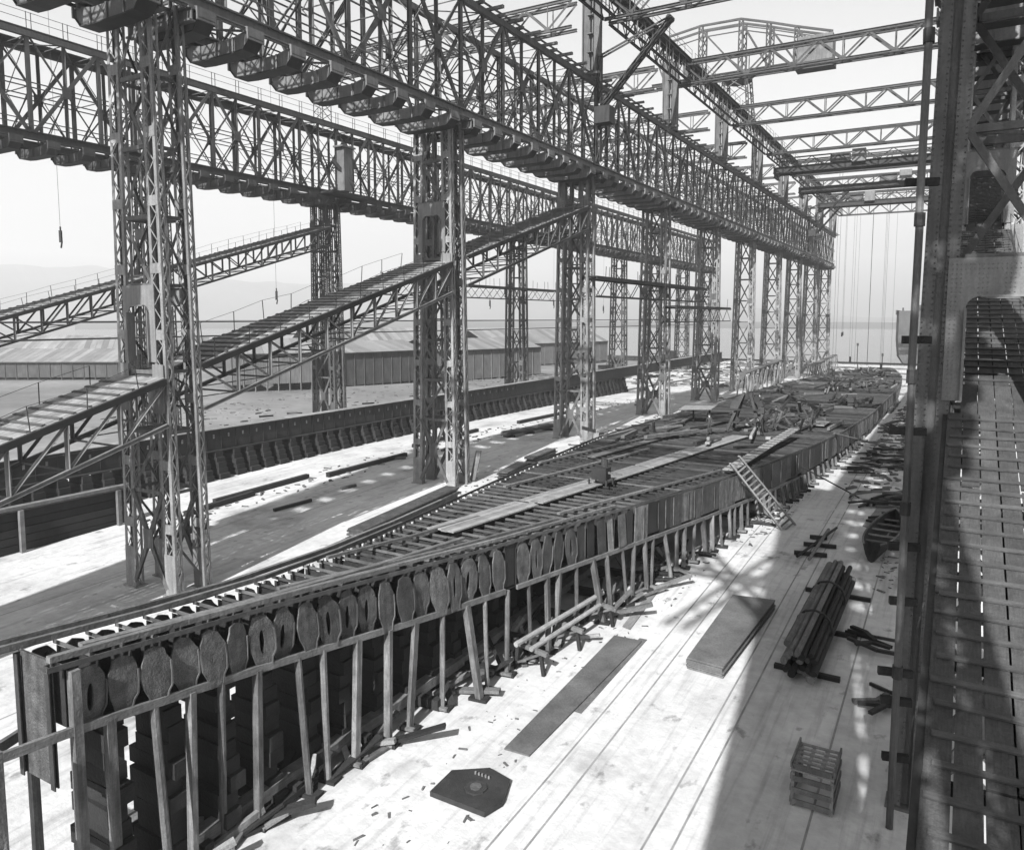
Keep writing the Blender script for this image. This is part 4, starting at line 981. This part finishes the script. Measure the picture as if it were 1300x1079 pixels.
for i in range(26):
    A = c2+Vector((random.uniform(-2.6,2.6), random.uniform(-3,3), random.uniform(0,.8))); B = A+Vector((random.uniform(-1.4,1.4), random.uniform(-1.4,1.4), random.uniform(.1,1.8)))
    bar('frame_member', A, B, random.uniform(.06,.2), .12, 'box', random.choice(('steel_dark','keel','bar')), t)
t = thing('plate_cover', 'pale sheet lying on the double bottom near its right edge', 'steel plate', onkeel(5, 76, .25))
plate('sheet', onkeel(5.6, 78, .3), (2.6,0,0), (0,4.4,-.1), .05, 'timber_pale', t)
t = thing('plate_cover', 'pale sheet propped beside the riveting machine', 'steel plate', onkeel(-4, 74, .25))
plate('sheet', onkeel(-4.4, 74, 1.6), (3.2,0,.2), (0,3.2,.3), .06, 'timber_pale', t); bar('prop', onkeel(-5, 74, .1), onkeel(-5, 74, 1.55), .15, .15, 'box', 'timber_dark', t, (0,1,0)); bar('prop', onkeel(-3.4, 74, .1), onkeel(-3.4, 74, 1.6), .15, .15, 'box', 'timber_dark', t, (0,1,0))
for j, (fx, y, n) in enumerate(((-5,62,14),(2,88,22),(-4,96,18),(5,104,20),(-6,120,18),(1,128,24),(6,140,20),(-2,160,24),(3,178,20),(-1,195,18))):
    c = onkeel(fx, y, .1); t = thing('scrap_heap', 'dark heap of bars and gear on the double bottom, %s away from the viewer' % ordn(j+1), 'heap', c, 'heaps on the double bottom')
    for i in range(n):
        A = c+Vector((random.gauss(0,1.5), random.gauss(0,3), random.uniform(0,.4))); B = A+Vector((random.gauss(0,1.0), random.gauss(0,2.0), random.uniform(-.1,1.3)*(random.random() < .5)+.05))
        bar('bar', A, B, random.uniform(.08,.3), random.uniform(.08,.3), 'box', random.choice(('keel','steel_dark','timber_dark','timber','keel_bar')), t)
# small boat shaped cradle by the right tower
def boat(p, q, bm, label):
    A, B = G(*p), G(*q); L = (B-A).length; d = (B-A).normalized(); s = Vector((d.y, -d.x, 0)).normalized()
    t = thing('open_boat', label, 'boat', A); n = 12; rows = 7; vs = []; fs = []
    for i in range(n+1):
        u = i/n; w_ = bm/2*math.sin(math.pi*min(1, u*.9+.1))**.6*(1 if u < .98 else .6); sh = .75+.25*(2*u-1)**2
        for j in range(rows):
            v = -1+2*j/(rows-1); vs.append(A+d*(L*u)+s*(w_*v)+Vector((0,0,.04+sh*abs(v)**2.2)))
    for i in range(n):
        for j in range(rows-1): a = i*rows+j; fs.append((a, a+1, a+rows+1, a+rows))
    o = put('hull_shell', pyd('hull_shell', vs, fs, M['timber_dark']), Matrix.Identity(4), t); md = o.modifiers.new('thick', 'SOLIDIFY'); md.thickness = .05
    for u in (.25, .4, .55, .7, .85):
        w_ = bm/2*math.sin(math.pi*min(1, u*.9+.1))**.6; c = A+d*(L*u)+Vector((0,0,.6)); bar('thwart', c-s*w_*.92, c+s*w_*.92, .28, .06, 'box', 'timber', t)
    for v in (-1, 1):
        for i in range(n): bar('gunwale', vs[i*rows+(0 if v < 0 else rows-1)], vs[(i+1)*rows+(0 if v < 0 else rows-1)], .08, .1, 'box', 'timber', t)
boat((1106, 714), (1136, 666), 1.7, 'small dark open boat with thwarts lying near the right tower')
def heap(px, py, n, r, L, label, ang=0., mks=('timber_dark','timber','steel_dark')):
    c = G(px, py); t = thing('scrap_heap', label, 'heap', c, 'heaps of bars by the right tower')
    for i in range(n):
        a = ang+random.gauss(0, .5); q = c+Vector((random.gauss(0, r), random.gauss(0, r*1.6), .08+random.random()*.5*max(0, 1-i/n)))
        l = L*random.uniform(.4, 1.1); v = Vector((math.sin(a), math.cos(a), 0))*l/2
        cv = random.uniform(-.25,.25)*l; m = q+Vector((math.cos(a)*cv, -math.sin(a)*cv, .05))
        A, B = q-v, q+v; A.z = max(A.z, g(A.y)+.06); B.z = max(B.z, g(B.y)+.06)
        wd = random.uniform(.08,.2); mk = random.choice(mks)
        bar('bar', A, m, wd, .12, 'box', mk, t); bar('bar', m, B, wd, .12, 'box', mk, t)
heap(1135, 590, 16, .9, 4.5, 'heap of dark curved bars highest up beside the right tower', 1.2)
heap(1110, 640, 10, .6, 3.5, 'heap of dark bars left of the broad pale plate', .6)
heap(1145, 640, 22, 1.0, 4.0, 'large heap of curved dark bars against the right tower', 1.3)
heap(1130, 668, 14, .6, 2.6, 'heap of short bars just beyond the open boat', 1.2)
heap(1125, 575, 14, 1.2, 4.5, 'distant heap of timbers by the edge of the double bottom', 1.4)
heap(1090, 600, 8, .6, 3, 'low heap of timbers at the foot of the distant shores', 1.3)
heap(1150, 545, 16, 1.5, 6, 'most distant heap of timbers on the right', 1.0)
heap(1120, 830, 5, .5, 2.6, 'few dark bars lying beside the lattice shadow near the ramp', 1.5)
heap(1135, 905, 6, .5, 2.4, 'short timbers scattered at the foot of the right tower', 1.4)
heap(845, 730, 9, .7, 2.2, 'small tangle of bars beside the shores', 1.0)
heap(955, 655, 9, .9, 2.5, 'scattered timbers at the shore feet near the ladder', 1.2)
# plate stacks outside the far edge of the double bottom
def stack(p, q, nb, label, mk='plate', wd=.9, h=.08):
    A, B = G(*p), G(*q); t = thing('plate_stack', label, 'plate stack', A, 'plate stacks along the far edge')
    for i in range(nb):
        j = Vector((random.uniform(-.12,.12), random.uniform(-.3,.3), 0)); bar('plate', A+j+Vector((0,0,.35+i*h*1.15)), B+j+Vector((0,0,.35+i*h*1.15)), wd, h, 'box', mk, t)
    for u in (.1, .5, .9): c = A.lerp(B, u); bar('bearer', c+Vector((-.7,0,.14)), c+Vector((.7,0,.14)), .25, .26, 'box', 'timber_dark', t)
stack((452,702), (575,642), 9, 'long stack of plates left of the double bottom, nearest the viewer', wd=1.1, h=.11)
stack((640,612), (665,598), 6, 'short stack of plates behind the nearest long stack')
stack((672,592), (700,580), 6, 'short stack of plates further along beside the third tower')
stack((640,556), (700,545), 4, 'low dark stack near the foot of the third middle tower')
stack((868,528), (910,516), 5, 'dark stack near the foot of the fifth middle tower')
for j, (px, py, lx, ly) in enumerate(((585,612,600,560),(600,610,612,572),(755,572,770,548),(745,570,752,552))):
    A = G(px, py, .1); B = A+Vector((random.uniform(-.6,.2), .9, 2.3 if j < 2 else 1.6))
    one('leaning_plank', unit('box', 'timber'), '%s of the boards leaning at the feet of the second and third middle towers' % ordn(j+1), 'plank', frame(A, B, .5, .08, (0,1,0)), 'boards leaning at tower feet')
for j in range(30):
    x, y = random.choice(((-30,55),(-29,75),(-31,90),(-40,40),(-43,60),(-41,95),(-27.5,110),(-4,75),(-4.5,100),(-63,60),(-62,90),(-76,70)))
    x += random.gauss(0, 1.6); y += random.gauss(0, 8); a = random.gauss(.2, .5); L = random.uniform(1, 5)
    one('floor_timber', unit('box', random.choice(('timber','timber_dark'))), 'loose %s timber on the slip floor near the gantry towers, %s of thirty' % (('short', 'long')[L > 3], ordn(j+1)), 'timber', frame((x, y, g(y)+.12), (x+L*math.sin(a), y+L*math.cos(a), g(y+L*math.cos(a))+.14), .22, .2), 'loose timbers on the slip floor')
t = thing('scrap_heap', 'small spread of dark sticks on the white floor by the left edge', 'heap', G(60, 678))
for i in range(9): c = G(60, 678); a = random.uniform(0, 3); v = Vector((math.sin(a), math.cos(a), 0))*random.uniform(.5,1.4); q = c+Vector((random.uniform(-.8,.8), random.uniform(-.8,.8), .1)); bar('stick', q-v, q+v, .12, .1, 'box', 'timber_dark', t)
# debris
b = MB()
def chips(x0, x1, y0, y1, n, r):
    for i in range(n):
        x, y = random.uniform(x0, x1), random.uniform(y0, y1); s = r*random.uniform(.4, 1.6); a = random.random()*3; z = g(y)
        l = s*random.uniform(1, 3.5); v = Vector((math.cos(a), math.sin(a), 0)); u = Vector((-v.y, v.x, 0))
        ps = [Vector((x, y, z))+v*l*p+u*s*q for p, q in ((-1,-.6),(1,-.8),(.8,.7),(-.9,.5))]
        tz = Vector((0, 0, s*random.uniform(.4,1.2))); b.add(ps+[p*1+tz*random.uniform(.6,1.1) for p in ps], [(4,5,6,7),(0,1,5,4),(1,2,6,5),(2,3,7,6),(3,0,4,7)])
chips(-33.5,-28, 44, 60, 60, .08); chips(-34,-27, 60, 130, 420, .14); chips(-33,-27, 130, 260, 300, .2); chips(-3,-1, 40, 62, 160, .06); chips(-7,-1.5, 62, 130, 420, .14); chips(-7,-1.5, 130, 260, 200, .2)
chips(-47,-43, 30, 120, 300, .08); chips(-70,-58, 30, 160, 300, .1); chips(-95,-74, 30, 160, 350, .12); chips(-14,-11, 14, 44, 160, .035); chips(-12,-9, 44, 60, 100, .05); chips(-90,-40, 150, 280, 700, .3)
o = put('debris', b.mesh('debris', M['debris']), Matrix.Identity(4)); o['kind'] = 'stuff'; o['label'] = 'small chips and rubbish strewn over the slip floors'; o['category'] = 'debris'

# ------------------------------------------------------------------ background
t = thing('dam_wall', 'long low dark dam wall closing the seaward end of the slips', 'wall', (-40, YEND, -17))
for i in range(13): x = -130+i*14.; plate('wall_panel', (x+7, YEND-.4, -16.6), (13.96,0,0), (0,0,1.7), .5, 'timber_dark', t); bar('capping', (x, YEND-.4, -15.7), (x+13.97, YEND-.4, -15.7), .9, .22, 'box', 'timber_dark', t)
for i in range(40): x = -128+i*4.4; bar('wall_post', (x, YEND-.8, -17.5), (x, YEND-.8, -15.5), .3, .3, 'box', 'timber_dark', t, (0,1,0))
for j, (px, h) in enumerate(((1088, 6.5), (1120, 3.2))):
    p = atY(px, 460, YEND-1.2); p.z = -15.6
    t = thing('lamp_post', ('taller','shorter')[j]+' of two dark lamp posts standing on the dam wall', 'lamp post', p, 'lamp posts on the dam'); bar('post', p, p+Vector((0,0,h-.8)), .28, .28, 'O', 'steel_dark', t, (0,1,0)); bar('lamp', p+Vector((0,0,h-.9)), p+Vector((0,0,h)), .7, .7, 'O', 'steel_dark', t, (0,1,0))
t = thing('moored_ship', 'dark hull of a ship seen end on beyond the dam on the right', 'ship', (-10, 300, -17.5))
prof = [(-1.0,1),(-1.0,.5),(-.93,.2),(-.7,.04),(0,0),(.7,.04),(.93,.2),(1.0,.5),(1.0,1)]
vs = []; fs = []; st = [(300,.86,1.08),(304,.97,1.06),(330,1,1.04),(390,1,1.0)]
for y, f, h in st: vs += [(-10.0+9.4*f*a, y, -18+18.5*c*h) for a, c in prof]
n = len(prof)
for i in range(len(st)-1):
    for j in range(n-1): q = i*n+j; fs.append((q, q+1, q+n+1, q+n))
fs += [tuple(range(n))[::-1]]+[(i*n, i*n+n, i*n+2*n-1, i*n+n-1) for i in range(len(st)-1)]
put('hull', pyd('hull', vs, fs, M['hull']), Matrix.Identity(4), t)
put('deck_house', unit('box', 'hull'), frame((-9, 312, 2.6), (-9, 372, 2.6), 9, 3.0), t); bar('bulwark', (-19.2, 302, 1.4), (-19.2, 388, 1.2), .3, 1.6, 'box', 'hull', t)
for j in range(6): bar('frame_head', (-17+j*2.6, 301, 1.0), (-17+j*2.6, 301, 2.4+random.random()*1.4), .5, .4, 'box', 'steel_dark', t, (0,1,0))
def shed(x0, y0, x1, y1, dep, h, roof, label, mk, npan, base=1.2):
    A, B = Vector((x0, y0, 0)), Vector((x1, y1, 0)); d = (B-A); L = d.length; d.normalize(); nrm = Vector((-d.y, d.x, 0))
    if nrm.x > 0: nrm = -nrm           # depth goes away from the camera
    zg = g((y0+y1)/2)-.9; t = thing('shed', label, 'shed', (x0, y0, zg), 'sheds beyond the left row')
    for i in range(npan):
        c = A+d*(L*(i+.5)/npan); plate('wall_panel', (c.x+random.uniform(-.03,.03), c.y, zg+base+h/2), d*(L/npan-.06), (0,0,h), .12, mk, t)
    for i in range(npan+1): c = A+d*(L*i/npan)-nrm*.08; bar('wall_post', (c.x, c.y, zg), (c.x, c.y, zg+base+h), .22, .2, 'box', mk, t, (0,1,0))
    for s, u in ((0, A), (1, B)): c = u+nrm*dep/2; plate('end_wall', (c.x, c.y, zg+(base+h)/2), nrm*dep, (0,0,base+h), .12, mk, t)
    c = (A+B)/2+nrm*dep; plate('back_wall', (c.x, c.y, zg+(base+h)/2), d*L, (0,0,base+h), .12, mk, t)
    z1 = zg+base+h; nr = max(6, int(L/1.4))
    for i in range(nr):
        a = A+d*(L*i/nr); b2 = A+d*(L*(i+1)/nr-.05)
        for s in (0, 1):
            e = nrm*(-.5 if s == 0 else dep+.5); rd = nrm*dep/2
            m = (a+b2)/2; p0 = m+e; p1 = m+rd
            plate('roof_sheet', ((p0.x+p1.x)/2, (p0.y+p1.y)/2, z1+roof/2+.06), (b2-a), (p1-p0)+Vector((0,0,roof)), .08, 'roof', t)
    bar('eaves_gutter', A-nrm*.55+Vector((0,0,z1-.05)), B-nrm*.55+Vector((0,0,z1-.05)), .18, .2, 'box', 'steel_dark', t)
shed(-114,94,-106,106,14, 5.6, 2.6, 'pale boarded shed on posts behind the third far left tower', 'wall', 7, 1.6)
shed(-107.5,111,-101.5,136,16, 6.6, 2.0, 'dark streaked shed to the right of the pale boarded one', 'wall_dark', 11, .6)
shed(-101,139,-92,172,16, 6.8, 2.4, 'long grey shed seen behind the second middle tower', 'wall', 12, .6)
shed(-271,136,-226,161,22, 1.6, 6.4, 'big low building with a broad ribbed roof far off at the left', 'wall', 20, .5)
shed(-190,86,-160,104,18, 3.4, 2.6, 'long low shed in the middle distance at the left edge', 'wall_dark', 14, .5)
shed(-150,150,-128,196,20, 6.5, 5.0, 'gabled shed rising behind the dark streaked one', 'wall_dark', 14, .5)
shed(-205,120,-178,150,16, 4.5, 4.0, 'gabled shed left of the nearest far left tower', 'wall_dark', 12, .5)
shed(-128,205,-112,262,20, 7, 4.5, 'long gabled shed near the water behind the left slip', 'wall', 14, .5)
for j in range(14):
    y = 165+j*8.5; x = -78+random.uniform(-14,8); h = random.uniform(1.5,4)
    one('timber_stack', unit('box', random.choice(('timber_dark','timber','plate'))), '%s stack of timber beyond the left slip, counting seaward' % ordn(j+1), 'timber stack', frame((x, y, g(y)+h/2), (x+random.uniform(-2,2), y+random.uniform(4,8), g(y+6)+h/2), random.uniform(1.5,3), h), 'distant timber stacks')
# low staging and framing between distant middle towers
def trestle_walk(X, ya, yb, z, label):
    t = thing('trestle_walk', label, 'staging', (X, ya, g(ya)), 'low trestles between distant towers'); n = int((yb-ya)/4)
    bar('deck', (X, ya, z), (X, yb, z+.8), 1.2, .2, 'box', 'timber', t)
    for i in range(n+1):
        y = ya+i*(yb-ya)/n; zz2 = z+.8*i/n
        for s in (-1, 1): bar('leg', (X+s*.9, y, g(y)), (X+s*.45, y, zz2-.1), .2, .2, 'box', 'timber', t, (0,1,0))
        if i < n: bar('brace', (X+.8, y, g(y)+.4), (X+.5, y+(yb-ya)/n, zz2-.3), .12, .1, 'box', 'timber', t)
trestle_walk(XM+3.3, 133, 165, -9.8, 'low timber trestle walk between the sixth and seventh middle towers')
trestle_walk(XM+3.0, 205, 250, -12.4, 'far low timber trestle walk near the seaward end')
# hoist wires hanging in the open bay at the far end
for j, px in enumerate((1085, 1101, 1119, 1131)):
    p = atY(px, 455, 232)
    one('hoist_wire', unit('box', 'rope'), '%s from the left of the thin wires hanging at the seaward end' % ordn(j+1), 'wire', frame((p.x, 232, -13.6), (p.x, 232, 29), .05 if j != 1 else .14, .05 if j != 1 else .14, (0,1,0)), 'wires at the seaward end')
# ------------------------------------------------------------------ workers
M['cloth'] = mat('dark_work_clothes', .05, .9, .3, .3, 6, bump=.2); M['skin'] = mat('weathered_skin', .45, .7, 0, .1, 6, bump=0)
def body_mesh(bend, arm, step):
    J = {}; E = []
    def rot(p): y, z = p[1], p[2]-.93; c, s = math.cos(bend), math.sin(bend); return (p[0], y*c+z*s, .93-y*s+z*c)
    def add(n, p, r, par=None, up=False):
        J[n] = (rot(p) if up else p, r, len(J))
        if par: E.append((J[par][2], J[n][2]))
    add('pelvis', (0,0,.95), .13); add('spine', (0,0,1.14), .13, 'pelvis', True); add('chest', (0,0,1.34), .15, 'spine', True); add('neck', (0,.01,1.5), .055, 'chest', True)
    add('chin', (0,.03,1.57), .085, 'neck', True); add('head', (0,.03,1.66), .1, 'chin', True); add('crown', (0,.02,1.74), .07, 'head', True)
    for s, q in ((-1, 'l'), (1, 'r')):
        st = step*s
        add('hip'+q, (s*.09,st*.1,.86), .1, 'pelvis'); add('knee'+q, (s*.1,st*.6+.04,.49), .07, 'hip'+q); add('ankle'+q, (s*.11,st,.09), .05, 'knee'+q); add('toe'+q, (s*.12,st+.17,.04), .045, 'ankle'+q)
        add('shoulder'+q, (s*.2,0,1.41), .068, 'chest', True); add('elbow'+q, (s*.26,arm*.12,1.14), .05, 'shoulder'+q, True); add('wrist'+q, (s*.22,arm*.34,1.0-.06*(arm < .5)), .036, 'elbow'+q, True); add('hand'+q, (s*.21,arm*.42+.03,.93), .042, 'wrist'+q, True)
    me = bpy.data.meshes.new('body'); me.from_pydata([j[0] for j in J.values()], E, [])
    ob = bpy.data.objects.new('body_build', me); COL.objects.link(ob)
    md = ob.modifiers.new('skin', 'SKIN'); sk = me.skin_vertices[0].data
    for i, j in enumerate(J.values()): sk[i].radius = (j[1], j[1]*.85); sk[i].use_root = i == 0
    sb = ob.modifiers.new('sub', 'SUBSURF'); sb.levels = 1; sb.render_levels = 1
    dg = bpy.context.evaluated_depsgraph_get(); out = bpy.data.meshes.new_from_object(ob.evaluated_get(dg)); bpy.data.objects.remove(ob)
    out.materials.clear(); out.materials.append(M['cloth']); out.materials.append(M['skin'])
    pts = [Vector(J[n][0]) for n in ('head', 'chin', 'handl', 'handr')]
    for f in out.polygons:
        f.use_smooth = True
        if min((f.center-pts[0]).length, (f.center-pts[1]).length) < .13 or min((f.center-pts[2]).length, (f.center-pts[3]).length) < .06: f.material_index = 1
    return out, Vector(J['head'][0]), Vector(J['crown'][0])
POSES = [body_mesh(.06, .3, .05), body_mesh(.75, .8, .12), body_mesh(.25, .9, .18)]
def worker(p, rz, po, label):
    me, hd, cr = POSES[po]; mw = Matrix.Translation(p) @ Matrix.Rotation(rz, 4, 'Z')
    t = one('person', me, label, 'person', mw, 'workers'); d = (cr-hd).normalized()
    b_ = MB(); b_.prism(OCT, frame(hd+d*.045, hd+d*.13, .25, .25, (1,0,0))); b_.prism(OCT, frame(hd+d*.04+Vector((0,.1,0)), hd+d*.055+Vector((0,.1,0)), .2, .16, (1,0,0)))
    put('cap', b_.mesh('cap', M['steel_dark']), mw, t)
worker(onkeel(-.6, 64, .06), .5, 0, 'person in dark clothes standing left of the riveting machine')
worker(onkeel(3.2, 66.5, .06), 2.4, 1, 'person in dark clothes bending over work beside the riveting machine')
worker(onkeel(-2.4, 92, .06), 1.2, 2, 'person in dark clothes leaning forward far along the double bottom')
worker(onkeel(3.4, 112, .06), -1.0, 0, 'person in dark clothes standing farthest away on the double bottom')
# ------------------------------------------------------------------ haze and final lift
HZ = bpy.data.materials.new('haze'); HZ.use_nodes = True; n_ = HZ.node_tree; n_.nodes.clear()
ho = n_.nodes.new('ShaderNodeOutputMaterial'); pv = n_.nodes.new('ShaderNodeVolumePrincipled'); pv.inputs['Color'].default_value = (.95,.95,.95,1); pv.inputs['Density'].default_value = .0005; pv.inputs['Anisotropy'].default_value = .2
n_.links.new(pv.outputs[0], ho.inputs['Volume'])
b = MB(); b.box((-3700,-420,-19.5),(2500,4300,300)); hz = put('haze', b.mesh('haze', HZ), Matrix.Identity(4)); hz['kind'] = 'stuff'; hz['label'] = 'thin pale haze filling the air'; hz['category'] = 'haze'
for o in bpy.data.objects:
    if o.parent is None and o.type in ('MESH', 'EMPTY'): o.location.z += ZO
